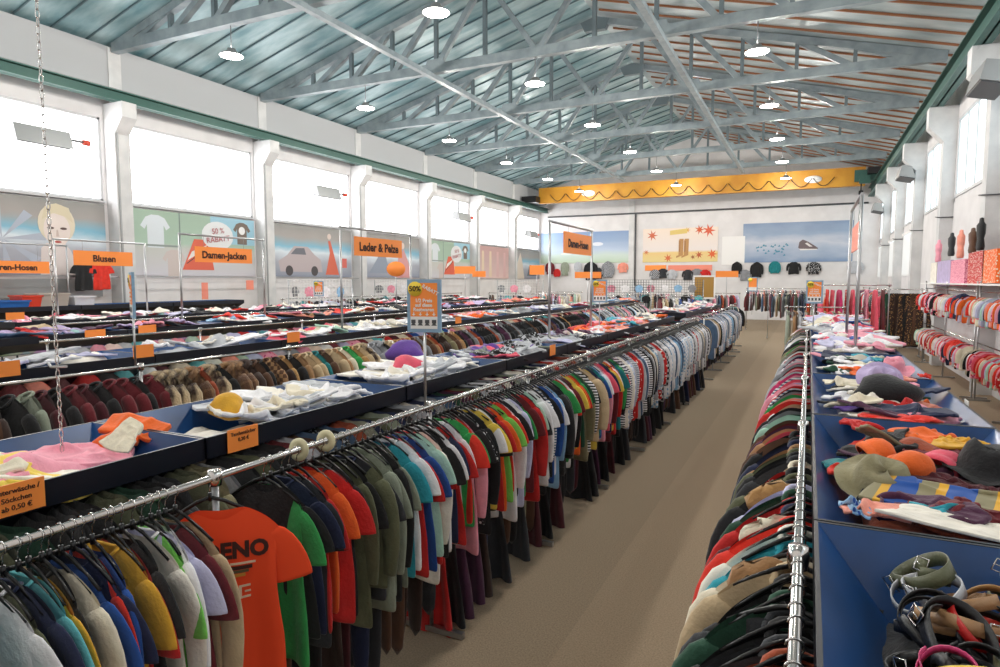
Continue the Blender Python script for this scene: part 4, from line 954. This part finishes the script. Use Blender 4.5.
put_px('brimmed_hat', HT[1], 893, 372, Z1, (.3, 0, .3), (.9, .9, 1), 'pink', 'pink brimmed hat in the third right bin', 'hat', G, .05)
put_px('scarf', CR['scarf'][0], 925, 380, Z1, (0, 0, .3), (.4, .4, 1), 'scarlet', 'small scarlet knit at the right wall of the third right bin', 'scarf', G, .05)
fill_bin(BX, rb[3], PB, 'the fourth right bin', ['sky', 'orange', 'black', 'forest', 'white', 'navy', 'ivory', 'turquoise', 'pink', 'charcoal', 'cream', 'grey', 'white'], 14, 7, .9)
WH = ['white', 'ivory', 'white', 'pink', 'lavender', 'white', 'cream', 'white', 'silver', 'white', 'rose', 'blue']
for k in (4, 5, 6, 7): fill_bin(BX, rb[k], PB, 'the ' + names_r[k], WH[k % 3:] + WH, 14, 8 + k, 1.25, heap=.25, filler='ivory')
# --- left rows
def leftrow(ri, x, y0, n, pitch, rown, sets, num, scale, seed0, fillers=None, z=TRAYZ):
    for k in range(n):
        yc = y0 + pitch * (k + .5); 
        bin_at(x, yc, pitch - .01, 'navy display bin in the %s left row, %s from the camera' % (rown, ords[k]), z=z)
        fill_bin(x, yc, pitch, 'the %s bin of the %s left row' % (ords[k], rown), sets[k % len(sets)], num[k % len(num)] if isinstance(num, list) else num, seed0 + k, scale, z=z, heap=.17 if scale < 1.2 else .23, filler=(fillers[k % len(fillers)] if fillers else None))
setsA = [['pink', 'yellow', 'cream', 'salmon', 'mustard', 'green'], ['white', 'ivory', 'white', 'silver', 'ivory', 'white', 'cream'], ['ivory', 'white', 'white', 'silver'], ['silver', 'purple', 'rose', 'grey', 'sage', 'black and white speckled', 'grey', 'grey checked'],
         ['black and white speckled', 'silver', 'plum', 'ivory', 'grey', 'lavender', 'grey checked'], ['scarlet', 'orange', 'white', 'red', 'pink', 'salmon'], ['pink', 'sky', 'orange', 'salmon', 'white', 'turquoise', 'ivory'],
         ['silver', 'ivory', 'white', 'orange', 'cream', 'black', 'grey']]
def bin_custom(ri, k): pass
L1P = 1.7; L1Y = .4
for k in range(8):
    yc = L1Y + L1P * (k + .5)
    bin_at(ROWX[0], yc, L1P - .01, 'navy display bin in the first left row, %s from the camera' % ords[k])
    wh = 'the %s bin of the first left row' % ords[k]
    if k == 0:
        fill_bin(ROWX[0], yc, L1P, wh, ['salmon', 'cream', 'pink', 'yellow', 'pink', 'ivory', 'mustard', 'pink'], 8, 61, 1.0, heap=.17, span=(-.8, .6), filler='pink')
    elif k == 1:
        fill_bin(ROWX[0], yc, L1P, wh, ['silver', 'ivory', 'white', 'ivory', 'white', 'cream', 'white', 'silver', 'white'], 12, 62, .95, heap=.19, span=(-.5, 1), filler='ivory')
    else:
        fill_bin(ROWX[0], yc, L1P, wh, setsA[k], 14, 60 + k, 1.1, heap=.20, filler=None if k > 3 else 'silver')
G = 'clothes in the nearest left bins'
put_px('smooth_cloth', CR['smooth_cloth'][0], 82, 452, 1.50, (0, .1, .9), (.95, .8, 2.2), 'pink', 'pink cloth spread over the front of the nearest left bin', 'cloth', G)
put_px('crumpled_shirt', CR['crumpled_shirt'][0], 122, 436, 1.53, (.45, .1, .3), (.9, .9, 1.8), 'orange', 'orange edged patterned cloth beside the nearest bin divider on the left', 'folded top', G)
put_px('smooth_cloth', CR['smooth_cloth'][1], 126, 440, 1.56, (.6, .1, .3), (.36, .4, .8), 'cream', 'cream printed cloth lying on the orange edged one', 'cloth', G, .05)
put_px('crumpled_shirt', BUN, 228, 418, 1.50, (.5, .1, .6), (.52, .5, .75), 'mustard', 'mustard yellow crumpled top among white clothes in the second left bin', 'folded top', G, .05)
put_px('crumpled_shirt', BUN, 406, 364, 1.48, (.2, 0, .3), (.95, .9, 1.15), 'purple', 'bright purple top in the fourth left bin', 'folded top', G, .06)
put_px('crumpled_shirt', BUN, 407, 377, 1.48, (0, 0, 1.3), (.8, .7, .9), 'rose', 'hot pink top in front of the purple one', 'folded top', G, .06)
leftrow(0, ROWX[0], 15.4, 4, 1.7, 'far first', [['pink', 'white', 'silver', 'ivory', 'salmon'], ['ivory', 'silver', 'pink', 'grey', 'white']], 8, 1.2, 90)
leftrow(1, ROWX[1], 2.6, 13, 1.75, 'second', [['white', 'lavender', 'silver'], ['white', 'silver', 'ivory'], ['white', 'rose', 'mint', 'white', 'cream'], ['cream', 'white', 'ivory', 'white', 'sky'], ['white', 'sky', 'silver', 'white'],
        ['salmon', 'white', 'pink', 'orange'], ['white', 'ivory', 'sky', 'grey']], [4, 3, 6, 7, 7, 7, 7], 1.2, 120, fillers=['ivory', 'silver', 'cream'])
leftrow(2, ROWX[2], 4.6, 11, 1.8, 'third', [['lilac', 'denim', 'plum', 'red', 'beige', 'lilac'], ['plum', 'lilac', 'black', 'pink', 'orange', 'charcoal'], ['sky', 'ivory', 'scarlet', 'pink', 'orange', 'white'], ['pink', 'salmon', 'charcoal', 'tan', 'red', 'grey'],
        ['scarlet', 'ivory', 'red', 'cream', 'white', 'orange'], ['silver', 'ivory', 'orange', 'black', 'white', 'plum']], 7, 1.35, 150)
leftrow(3, ROWX[3], 6.6, 10, 1.9, 'fourth', [['white', 'pink', 'ivory', 'black', 'rose'], ['ivory', 'pink', 'lavender', 'white', 'red'], ['white', 'black', 'scarlet', 'ivory', 'grey']], 6, 1.35, 180)

# ------------------------------------------------------------------ sign frames on the rows
def sign_frame(x, y0, y1, ztop, ya, yb, zb, zt, txt, size, label, rowt, m=m_orange):
    t = thing('sign_frame', 'slim white metal frame standing in the bins, carrying the %s' % rowt, 'sign frame', (x, y0, 0))
    for yy in (0, y1 - y0): MB().tube([(0, yy, 1.32), (0, yy, ztop)], .018, 8).build('post', m_chrome2, t)
    MB().tube([(0, -.02, ztop), (0, y1 - y0 + .02, ztop)], .018, 8).build('crossbar', m_chrome2, t)
    s = thing('hanging_sign', label, 'sign', (x, (ya + yb) / 2, (zb + zt) / 2), PI / 2)
    h = (yb - ya) / 2; k = (zt - zb) / 2
    MB().box(-h, h, -.012, 0, -k, k).build('board', m, s)
    for sx in (-.7, .7): MB().tube([(sx * h, -.005, k), (sx * h, -.005, ztop - (zb + zt) / 2)], .003, 5).build('hanging_wire', m_grey, s)
    if txt: text(txt, size, m_ink, s, (0, -.016, -.01), bold=.006)
    return s
sign_frame(ROWX[0], 7.7, 9.45, 3.06, 8.2, 9.4, 2.68, 2.97, 'Damen-Hosen', .15, 'orange hanging sign in the first left row, pale lettering before the sky poster', 'orange sign nearest the aisle')
sign_frame(ROWX[1], 7.8, 9.7, 3.12, 8.12, 9.42, 2.70, 3.0, 'Leder & Pelze', .19, 'orange hanging sign reading Leder & Pelze', 'Leder & Pelze sign')
sign_frame(ROWX[2], 7.7, 9.6, 3.12, 8.0, 9.3, 2.64, 2.92, 'Damen-Jacken', .175, 'orange hanging sign reading Damen-Jacken', 'Damen-Jacken sign')
sign_frame(ROWX[3], 7.6, 9.5, 3.12, 7.95, 9.2, 2.62, 2.92, 'Blusen', .185, 'orange hanging sign reading Blusen', 'Blusen sign')
sign_frame(XL + 1.0, 6.4, 9.2, 3.12, 7.25, 8.8, 2.47, 2.74, 'Herren-Hosen', .175, 'orange hanging sign reading Herren-Hosen at the left edge', 'Herren-Hosen sign')
sign_frame(BX, 7.7, 9.5, 3.2, 7.95, 9.2, 2.65, 2.95, '', .2, 'coral hanging sign seen edge-on above the right bins', 'coral sign on the right', m_pinkc)
# small 50% signs on poles
def pct_sign(x, y, z0, h, rz, label, polez, detail=True):
    t = thing('discount_sign', label, 'sign', (x, y, z0), rz, 'discount signs on poles'); w_ = h * .66
    fr = MB(); e = .022 * h / .33; fr.box(-w_ / 2, w_ / 2, -.012, .012, 0, h); fr.build('frame', m_frame_b, t)
    MB().box(-w_ / 2 + e, w_ / 2 - e, -.016, -.012, h * .3, h - e).build('poster', m_orange, t)
    MB().box(-w_ / 2 + e, w_ / 2 - e, -.016, -.012, e, h * .3).build('picture_strip', m_white, t)
    MB().tube([(0, 0, polez - z0), (0, 0, 0)], .009, 8).build('pole', m_chrome2, t)
    MB().lathe([(0, -.001), (h * .14, -.001), (h * .14, .002), (0, .002)], 20).build('yellow_disc', m_yel, t, (-w_ * .25, -.019, h * .82)).rotation_euler = (PI / 2, 0, 0)
    if detail:
        text('50%', h * .14, m_ink, t, (-w_ * .25, -.024, h * .82), bold=.001)
        text('RABATT', h * .095, m_white, t, (w_ * .2, -.018, h * .8), (PI / 2, math.radians(28), 0), bold=.0008)
        for q, s_ in enumerate(('1/2 Preis', 'auf diese', 'Restware!'[:0] + 'Restwaren')): text(s_, h * .095, m_white, t, (0, -.018, h * (.60 - .085 * q)), bold=.0008)
        mb = MB()
        for q in range(4): xx = w_ * (-.3 + .2 * q); mb.prism([(xx - .012, -.018, h * .345), (xx + .012, -.018, h * .345), (xx, -.018, h * .315)], (0, .001, 0)); mb.box(xx - .003, xx + .003, -.018, -.017, h * .345, h * .38)
        mb.build('arrow', m_white, t); mb = MB()
        for q in range(4):
            xx = w_ * (-.31 + .205 * q); mb.box(xx - .014, xx + .014, -.018, -.017, h * .17, h * .24); mb.prism([(xx - .018, -.018, h * .13), (xx + .018, -.018, h * .13), (xx, -.018, h * .2)], (0, .001, 0))
        mb.build('pictogram', m_greyd, t)
    return t
pct_sign(R1X, 3.40, 1.98, .33, math.radians(15), 'blue framed orange 50 percent RABATT sign on a pole over the long left rack', 1.5)
pct_sign(ROWX[0], 9.9, 1.96, .36, math.radians(10), 'small orange and yellow discount sign beside the aisle-side hanging sign frame', 1.5)
pct_sign(.08, 10.8, 1.96, .35, math.radians(0), 'orange and yellow discount sign above the rack right of the aisle', 1.52)
pct_sign(ROWX[2], 11.2, 1.96, .34, math.radians(20), 'small orange discount sign in the third left row', 1.5)
pct_sign(ROWX[1] + .84, 3.85, 1.96, .42, math.radians(-30), 'discount sign seen nearly edge-on over the coat rack', 1.5)
pct_sign(-1.95, 26.5, 1.9, .55, 0, 'far small discount sign behind the second left rack', 1.0, False)
def small_sign(x, y, z, w_, h, label, rz=0, arrow=False):
    t = thing('small_hanging_sign', label, 'sign', (x, y, 0), rz, 'small orange signs far back')
    if arrow: MB().lathe([(0, -.01), (w_ * .5, -.01), (w_ * .5, .01), (0, .01)], 24, sy=h / w_).build('board', m_orange, t, (0, 0, z)).rotation_euler = (PI / 2, 0, 0)
    else: MB().box(-w_ / 2, w_ / 2, -.01, .01, z - h / 2, z + h / 2).build('board', m_orange, t)
    MB().tube([(0, .02, 1.32), (0, .02, z + h / 2)], .015, 6).build('pole', m_chrome2, t)
for (u, v, x, w_, h, lab, ar) in ((396, 269, ROWX[2], .5, .4, 'rounded orange sign on a pole in the third left row', True), (465, 270, ROWX[3], .9, .32, 'orange sign board before the further green poster', False),
        (537, 270, ROWX[2], .6, .38, 'orange sign board before the sky poster at its left', False), (588, 275, ROWX[1], .85, .2, 'thin orange sign before the black jackets on the back wall', False), (727, 274, ROWX[0], .9, .25, 'thin orange sign near the aisle end', False), (479, 274, ROWX[3], .6, .26, 'coral orange sign right of the sign at the green poster', False)):
    p = onplane(u, v, 0, x); small_sign(x, p.y, p.z, w_, h, lab, math.radians(24), ar)
# price cards on the tray lips
def price_card(u, v, x, label, lines=(), w_=.19, h=.115):
    p = onplane(u, v, 0, x); t = thing('price_card', label, 'price card', (x + .006, p.y, p.z), PI / 2 - .02, 'orange price cards on the bin edges')
    MB().box(-w_ / 2, w_ / 2, -.004, 0, -h / 2, h / 2).build('card', m_orange, t)
    for q, s_ in enumerate(lines): text(s_, .026, m_ink, t, (0, -.006, h * (.27 - .27 * q)), bold=.0004)
fx = ROWX[0] + .43
price_card(15, 498, fx, 'orange price card reading 0,50 € on the nearest left bin', ('Unterwäsche /', 'Söckchen', 'ab 0,50 €'))
price_card(242, 438, fx, 'orange price card reading Taschentücher on the second left bin', ('Taschentücher', '0,20 €'))
price_card(552, 350, fx, 'small coral price card on a far bin edge of the first left row', (), .16, .12)
for (u, v, r_, q) in ((143, 351, 1, 'right of the row post'), (5, 369, 1, 'at the left photo edge'), (293, 337, 1, 'below the pale yellow clothes'), (95, 334, 2, 'below the plum clothes'), (147, 329, 2, 'beside the edge-on sign'), (15, 316, 3, 'at the far left'), (458, 320, 1, 'right of the large discount sign')):
    price_card(u, v, ROWX[r_] + .43, 'orange price card, %s left row, %s' % (('first', 'second', 'third', 'fourth')[r_], q), (), .22 if r_ < 2 else .3, .13)
price_card(965, 404, BX + .43, 'white torn label on the right edge of the bins', (), .12, .05)
for c in bpy.data.objects:
    if c.parent and c.parent.get('label', '').startswith('white torn'): c.data.materials[0] = m_white

# hanging chain
mb = MB(); z = 1.52; k = 0
while z < 8.2:
    c = Vector((0, 0, z)); a = (1, 0, 0) if k % 2 else (0, 1, 0); A = Vector(a)
    mb.tube([c + A * .008 * math.cos(t_) + Vector((0, 0, .021 * math.sin(t_))) for t_ in [2 * PI * i / 10 for i in range(10)]], .0026, 5, closed=True); z += .035; k += 1
ch = mb.build('hanging_chain', m_chrome, None, (-3.12, 1.76, 0)); tag(ch, 'long thin steel chain hanging from the roof into the nearest left bin', 'chain')
for zz in (4.52, 1.9): MB().tube([(-.07, 0, zz + .02), (-.05, 0, zz), (.07, 0, zz + .01)], .006, 6).build('crosspiece', m_chrome2, ch)
# yellow plastic size rings on the left rail
for i, yy in enumerate((2.28, 2.47)):
    mb = MB(); mb.lathe([(.018, -.003), (.055, -.003), (.055, .003), (.018, .003), (.018, -.003)], 20)
    o = mb.build('size_ring', mat('ring_plastic', 'cfc9a4', .4), None, (R1X, yy, R1Z)); o.rotation_euler = (PI / 2 - .1, 0, .1)
    tag(o, 'round pale yellow size ring on the long left rail, %s' % ('nearer of the two' if i == 0 else 'further of the two'), 'size divider', 'size rings on the long left rail')

# ------------------------------------------------------------------ right wall racks (children's clothes)
KC = ['white', 'pink', 'ivory', 'red', 'salmon', 'navy', 'white', 'orange', 'cream', 'rose', 'mint', 'black', 'white', 'silver', 'pink patterned', 'red and white patterned', 'lavender', 'scarlet']
WX = 2.95
for nm, z_, y0, n, seed in (("the upper children's rail", 2.10, 15.4, 45, 51), ("the lower children's rail", 1.12, 15.4, 45, 52), ("the nearer upper children's rail", 2.10, 10.6, 34, 53), ("the nearer lower children's rail", 1.12, 10.6, 34, 54)):
    it = rcols(n, KC if 'upper' in nm else KC + ['red', 'scarlet', 'rose'], seed, 'kids'); hang_row(it, WX, z_, y0, .125, nm, "children's clothes on " + nm, sz=1.25)
def two_tier(y0, y1, lab):
    t = thing('two_tier_rack', lab, 'clothes rack', (WX, y0, 0))
    for z_ in (1.12, 2.10): MB().tube([(0, 0, z_), (0, y1 - y0, z_)], .016, 8).build('rail', m_chrome, t)
    for yy in (0, (y1 - y0) / 2, y1 - y0): MB().tube([(0, yy, 0), (0, yy, 2.3)], .018, 8).build('post', m_chrome2, t); MB().bar((-.2, yy, .02), (.25, yy, .02), .04, .035).build('foot', m_chrome2, t)
two_tier(15.2, 21.3, "two tier chrome rack of children's clothes by the right wall, further one"); two_tier(10.4, 14.95, "two tier chrome rack of children's clothes at the right photo edge")
o = put('jacket', GM['jacket'][0], WX - .1, 15.9, 2.10, (0, 0, -.95), (.85, 1, .62), 'navy', "child's dark navy jacket facing out on the upper children's rail", 'jacket'); 
o = put('jacket', GM['jacket'][1], WX - .12, 16.2, 1.12, (0, 0, -.9), (.8, 1, .55), 'scarlet', "child's scarlet jacket facing out on the lower children's rail", 'jacket')
# long brown dresses
for q, yy in enumerate((22.0, 22.9)):
    hang_row([('dress', c) for c in ('forest', 'gold dotted brown', 'chocolate', 'gold dotted brown', 'black', 'gold dotted brown', 'brown', 'gold dotted brown')], yy, 2.05, 2.22 + .05 * q, .105, 'the %s dress rack by the right wall' % ('nearer', 'further')[q], 'long brown dresses by the right wall', axis='x', rz=-PI / 2 + .5, sz=1.2)
    rack('clothes_rack', 'short rack of long brown dresses near the right wall, %s one' % ('nearer', 'further')[q], yy, 2.05, 2.1, 3.1, [2.12, 3.08], axis='x')
MIX = ['red', 'navy', 'white', 'black', 'grey', 'rose', 'brown', 'maroon', 'sage', 'silver', 'blue', 'camel', 'grey checked', 'red and white patterned', 'ivory']
hang_row(rcols(56, MIX, 71, 'jacket'), 2.3, 2.0, 24.2, .18, 'the upper far right rail', 'jackets on the upper far right rail', nm=('anorak', 'anorak'))
hang_row(rcols(56, MIX, 72, 'kids'), 2.3, 1.05, 24.2, .18, 'the lower far right rail', 'clothes on the lower far right rail', sz=1.4, nm=('pullover', 'pullover'))
rack('clothes_rack', 'two level rack of mixed clothes far along the right wall', 2.3, 2.0, 24.0, 34.4, [24.1, 27.5, 31.0, 34.3])
# rack with coral dresses behind the discount sign
hang_row([('dress', c) for c in ('rose', 'scarlet', 'rose', 'magenta', 'red and white patterned', 'rose', 'burgundy', 'pink patterned', 'rose', 'maroon')], 18.0, 2.2, .25, .15, 'the coral dress rack', 'dresses on the coral dress rack', axis='x', rz=.2)
rack('clothes_rack', 'rack of coral and pink dresses beyond the right bins', 18.0, 2.2, .1, 1.8, [.15, 1.75], axis='x')
for q, (y_, x0_, n_, zz) in enumerate(((16.4, -.4, 9, 1.7), (28.0, -1.4, 16, 1.8), (32.5, -2.6, 22, 1.8), (36.5, -2.9, 26, 1.9))):
    lab = ['the beige rack right of the aisle', 'the cross rack at the aisle end', 'the second cross rack at the back', 'the cross rack nearest the back wall'][q]
    hang_row(rcols(n_, [['beige', 'khaki', 'sage', 'tan', 'silver'], ['grey', 'ivory', 'black', 'orange', 'navy', 'denim', 'beige', 'maroon'], DARK + ['ivory'], ['pink', 'salmon', 'grey', 'navy', 'black', 'ivory']][q], 80 + q, 'jacket' if q != 1 else 'longshirt'), y_, zz, x0_, .13, lab, 'clothes on ' + lab, axis='x')
    rack('clothes_rack', 'cross rack standing across the hall, %s' % ['with beige coats right of the aisle', 'at the aisle end', 'second at the back', 'nearest the back wall'][q], y_, zz, x0_ - .1, x0_ + .13 * n_, [x0_ - .05, x0_ + .13 * n_ - .05], axis='x')

# ------------------------------------------------------------------ things on the right wall
def wall_item(name, u, v0, v1, col, label, w_=.5, cat='swimsuit', form='torso'):
    a = onplane(u, v0, 0, 2.98); b_ = onplane(u, v1, 0, 2.98); h = a.z - b_.z
    mb = MB()
    if form == 'torso': mb.lathe([(.0, h), (.09, h * .97), (.11, h * .85), (.2, h * .76), (.19, h * .5), (.15, h * .35), (.19, h * .1), (.16, 0), (0, 0)], 18, sy=w_ * 2, sx=.35)
    else: mb.box(-.03, .03, -w_ / 2, w_ / 2, 0, h)
    o = mb.build(name, fabric(col), None, (2.98, b_.y, b_.z)); return tag(o, label, cat, "items displayed on the right wall")
for i, (u, v0, v1, col, lab) in enumerate(((980, 218, 250, 'black', 'black bodysuit form hung high on the right wall'), (972, 228, 253, 'brown', 'brown bodysuit form left of the black one'), (960, 230, 258, 'salmon', 'salmon bodysuit form on the right wall'), (951, 233, 256, 'charcoal', 'charcoal bodysuit form beside the salmon one'), (938, 240, 262, 'pink', 'pale pink form furthest left on the right wall'))):
    wall_item('bodysuit_form', u, v0, v1, col, lab, .5)
for (u, v0, v1, col, w_, lab) in ((944, 261, 286, 'lilac', 1.7, 'lilac striped bedding pack on the right wall shelf'), (958, 260, 286, 'pink patterned', 1.5, 'pink patterned bedding pack on the wall shelf'), (934, 263, 285, 'ivory', .9, 'ivory bedding pack on the wall shelf'), (976, 252, 285, 'red and white patterned', 1.3, 'tall red and white patterned pack on the wall shelf'), (990, 250, 283, 'orange patterned', 1.0, 'orange patterned pack at the right photo edge')):
    wall_item('bedding_pack', u, v0, v1, col, lab, w_, 'bedding', 'box')
tag(MB().box(XR - .6, XR, 12.5, 21.2, 2.22, 2.25).build('display_shelf', m_white), 'white shelf along the right wall above the children\'s rack', 'shelf')
# back wall garments
for (u, v, kind, col, s_) in ((550, 262, 'jacket', 'maroon', 1.25), (557, 269, 'sweater', 'red', 1.0), (565, 262, 'longshirt', 'sage', 1.25), (578, 262, 'longshirt', 'silver', 1.1), (591, 261, 'jacket', 'black', 1.8), (599, 268, 'jacket', 'charcoal', 1.1), (608, 261, 'jacket', 'grey checked', 1.6),
        (623, 262, 'kids', 'salmon', 2.0), (655, 269, 'kids', 'grey checked', 1.9), (663, 268, 'kids', 'charcoal', 1.9), (672, 269, 'kids', 'silver', 1.9), (688, 269, 'kids', 'charcoal', 2.0), (697, 268, 'kids', 'grey', 2.0), (705, 269, 'kids', 'red', 2.0),
        (737, 262, 'jacket', 'black', 1.1), (745, 269, 'kids', 'grey', 2.0), (757, 262, 'jacket', 'black', 1.35), (775, 261, 'sweater', 'teal', 1.3), (794, 261, 'kids', 'black', 2.2), (814, 261, 'kids', 'black dotted', 2.2), (856, 260, 'kids', 'silver', 2.2)):
    p = onplane(u, v, 1, YB - .15); o = link(KN[kind][0], GM[kind][0], loc=(p.x, YB - .15, p.z + .1), scale=s_ * .8); setmat(o, fabric(col))
    tag(o, pick('%s %s hung flat on the back wall' % (col, KN[kind][1]), '%s %s hung on the back wall %s' % (col, KN[kind][1], 'under the autumn poster' if 640 < u < 720 else 'under the cloud poster' if u > 740 else 'by the sky poster'),
                    '%s %s hung on the back wall, right of its like' % (col, KN[kind][1])), KN[kind][1], 'garments hung on the back wall')
# wire grid stands
def grid_stand(x, y, w_, z0, z1, rz, label, items):
    t = thing('wire_grid_panel', label, 'wire grid', (x, y, 0), rz); mb = MB(); s_ = .11
    n = int(w_ / s_)
    for i in range(n + 1): mb.bar((-w_ / 2 + i * s_, 0, z0), (-w_ / 2 + i * s_, 0, z1), .012, .012)
    for j in range(int((z1 - z0) / s_) + 1): mb.bar((-w_ / 2, 0, z0 + j * s_), (w_ / 2, 0, z0 + j * s_), .012, .012)
    mb.build('mesh_panel', m_greyd if 'dark' in label else m_white, t)
    for sx in (-1, 1): MB().tube([(sx * w_ / 2, 0, 0), (sx * w_ / 2, 0, z1)], .02, 6).build('post', m_chrome2, t)
    return t
for (u, v, y_, w_, lab) in ((622, 290, 27, 2.4, 'dark wire grid panel left of the ochre framed poster'), (668, 290, 29, 3.0, 'dark wire grid panel below the red t-shirt on the back wall'), (520, 288, 25, 2.0, 'white wire grid stand before the far left corner'), (320, 290, 15.5, 2.2, 'white wire grid stand below the silver car poster'), (397, 285, 22, 2.0, 'white wire grid stand by the left wall')):
    p = onplane(u, v, 1, y_); grid_stand(p.x, y_, w_, 1.25, 2.35, .2, lab, 0)
    for q in range(int(w_ / .3)):
        o = link('childrens_shirt', GM['kids'][q % 4], loc=(p.x - w_ / 2 + .15 + .3 * q, y_ - .06, 2.2 - .45 * (q % 2)), rot=(0, 0, rnd.uniform(-.3, .3)), scale=.8); c_ = ['grey', 'aqua', 'pink', 'charcoal', 'white', 'silver', 'sky', 'black'][q % 8]; setmat(o, fabric(c_))
        tag(o, '%s small top on the %s' % (c_, ' '.join(lab.split()[:4]) + ' ' + ' '.join(lab.split()[-4:])), "child's top", 'tops on wire grid panels')
# framed ochre picture
p = onplane(704, 291, 1, 30.0)
t = thing('framed_picture', 'ochre picture in a thin white frame standing near the aisle end', 'picture', (p.x, 30, 1.55))
MB().box(-.42, .42, 0, .04, 0, .95).build('picture', mat('ochre_print', 'a8803c', .6), t)
mb = MB(); mb.box(-.48, .48, -.02, 0.01, .93, 1.0); mb.box(-.48, .48, -.02, .01, -.05, .02); mb.box(-.48, -.42, -.02, .01, 0, .95); mb.box(.42, .48, -.02, .01, 0, .95); mb.build('frame', m_white, t)
# free-standing low racks in the open far middle
fi = 0
for (x0_, y_, n_) in ((-8.3, 27, 14), (-5.3, 25.5, 12), (-11.5, 27.5, 14), (-5.5, 33, 18), (-9, 35, 18), (-13.5, 33, 18), (-14.5, 29, 12)):
    lab = 'the far %s cross rack' % ['central', 'inner', 'left', 'rear inner', 'rear central', 'rear left', 'leftmost'][fi]
    hang_row(rcols(n_, DARK + LIGHT, 200 + fi, 'jacket'), y_, 1.7, x0_, .14, lab, 'clothes on ' + lab, axis='x', rz=.35)
    rack('clothes_rack', 'chrome rack at the back of the hall, %s' % lab.replace('the far ', '').replace(' cross rack', ' one'), y_, 1.7, x0_ - .1, x0_ + .14 * n_, [x0_ - .08, x0_ + .14 * n_ - .02], axis='x'); fi += 1
# ------------------------------------------------------------------ left wall shelf run with baskets
wx = XL + 1.05
for k in range(4):
    yc = 5.6 + 2.4 * k; bin_at(wx, yc, 2.38, 'navy wall-side bin under the left posters, %s from the camera' % ords[k], wd=.8, z=1.74)
def basket(u, w_, d_, h, col, label, name='plastic_basket'):
    p = onplane(u, 300, 0, wx); t = thing(name, label, 'basket', (wx, p.y, 1.62), 0, None); a, b_ = d_ / 2, w_ / 2
    mb = MB(); i = .05; o1 = [(-a + i, -b_ + i, 0), (a - i, -b_ + i, 0), (a - i, b_ - i, 0), (-a + i, b_ - i, 0)]; o2 = [(-a, -b_, h), (a, -b_, h), (a, b_, h), (-a, b_, h)]
    i2 = [(x * .93, y * .95, z) for x, y, z in o2]; i1 = [(x * .93, y * .95, .02) for x, y, z in o1]
    mb.add(o1 + o2 + i2 + i1, [(0, 1, 2, 3), (0, 4, 5, 1), (1, 5, 6, 2), (2, 6, 7, 3), (3, 7, 4, 0), (4, 8, 9, 5), (5, 9, 10, 6), (6, 10, 11, 7), (7, 11, 8, 4), (8, 12, 13, 9), (9, 13, 14, 10), (10, 14, 15, 11), (11, 15, 12, 8), (12, 13, 14, 15)])
    mb.build('body', col, t); mb = MB()
    mb.box(-a - .015, a + .015, -b_ - .015, -b_ + .01, h - .03, h + .005); mb.box(-a - .015, a + .015, b_ - .01, b_ + .015, h - .03, h + .005); mb.box(-a - .015, -a + .01, -b_, b_, h - .03, h + .005); mb.box(a - .01, a + .015, -b_, b_, h - .03, h + .005); mb.build('rim', col, t)
basket(8, .62, .5, .26, mat('blue_plastic', '2f6cb8', .4), 'blue plastic basket on the wall-side bins at the left edge')
basket(26, .42, .5, .36, mat('red_plastic', 'e2452c', .4), 'red plastic basket between the blue and the grey one')
basket(48, .68, .5, .40, mat('greige_plastic', 'b5aca3', .5), 'large grey-beige plastic basket on the wall-side bins')
basket(79, .5, .5, .32, mat('white_tub', 'dcdce2', .5), 'white plastic tub on the wall-side bins')
for (u, kd, col, s_) in ((98, 'crumpled_shirt', 'black', 1.3), (105, 'crumpled_shirt', 'yellow', 1.2), (93, 'scarf', 'green', 1.1), (158, 'crumpled_shirt', 'black', 1.8), (168, 'crumpled_shirt', 'charcoal', 1.6), (186, 'crumpled_shirt', 'white', 1.3)):
    p = onplane(u, 300, 0, wx); put(kd, CR[kd][0], wx, p.y, 1.66, (0, 0, u), s_, col, 'crumpled %s %s on the wall-side bins at the left wall%s' % (col, CNAME[kd], ', by the white tub' if u < 110 else ''), CCAT[kd], 'clothes on the wall-side bins')
for (u, v, col) in ((83, 262, 'black'), (101, 262, 'scarlet')):
    p = onplane(u, v, 0, XL + .5); o = put('t_shirt', GM['tshirt'][1], XL + .5, p.y, p.z + .12, (0, 0, PI / 2), (1, 1, .95), col, '%s t-shirt hung on the left wall below the Blusen sign' % col, 't-shirt')
tag(MB().box(XL + .03, XL + .08, 8.0, 10.6, 1.9, 2.35).build('wall_board', m_grey), 'grey board on the left wall below the portrait poster', 'board')
tag(MB().box(XL + .3, XL + .33, 4, 30, 2.4, 2.43).build('wall_rail', m_chrome2), 'long thin steel rail along the left wall below the posters', 'rail')
hang_row(rcols(40, DARK + ['white', 'silver'], 301, 'jacket'), XL + .9, 1.7, 16.2, .3, 'the rack along the left wall', 'clothes on the rack along the left wall')
rack('clothes_rack', 'clothes rack standing along the left wall beyond the bins', XL + .9, 1.7, 16.0, 28.4, [16.1, 20.2, 24.3, 28.3])
for q, (u, v) in enumerate(((175, 290), (235, 287))):
    pass
# orange price card on far column etc.
for (u, v, x, w_, h, lab) in ((205, 291, XL + .5, .22, .5, 'orange notice hung beside the black bags on the left wall'), (250, 285, XL + .5, .3, .3, 'orange notice by the left wall before the silver car poster')):
    p = onplane(u, v, 0, x); tag(MB().box(-.01, 0, -w_ / 2, w_ / 2, -h / 2, h / 2).build('wall_notice', m_pinkc, None, (x, p.y, p.z)), lab, 'notice')

# material slot object links leave the shared mesh slot untouched; drop helper leftovers
for me in list(bpy.data.meshes):
    if me.users == 0: bpy.data.meshes.remove(me)
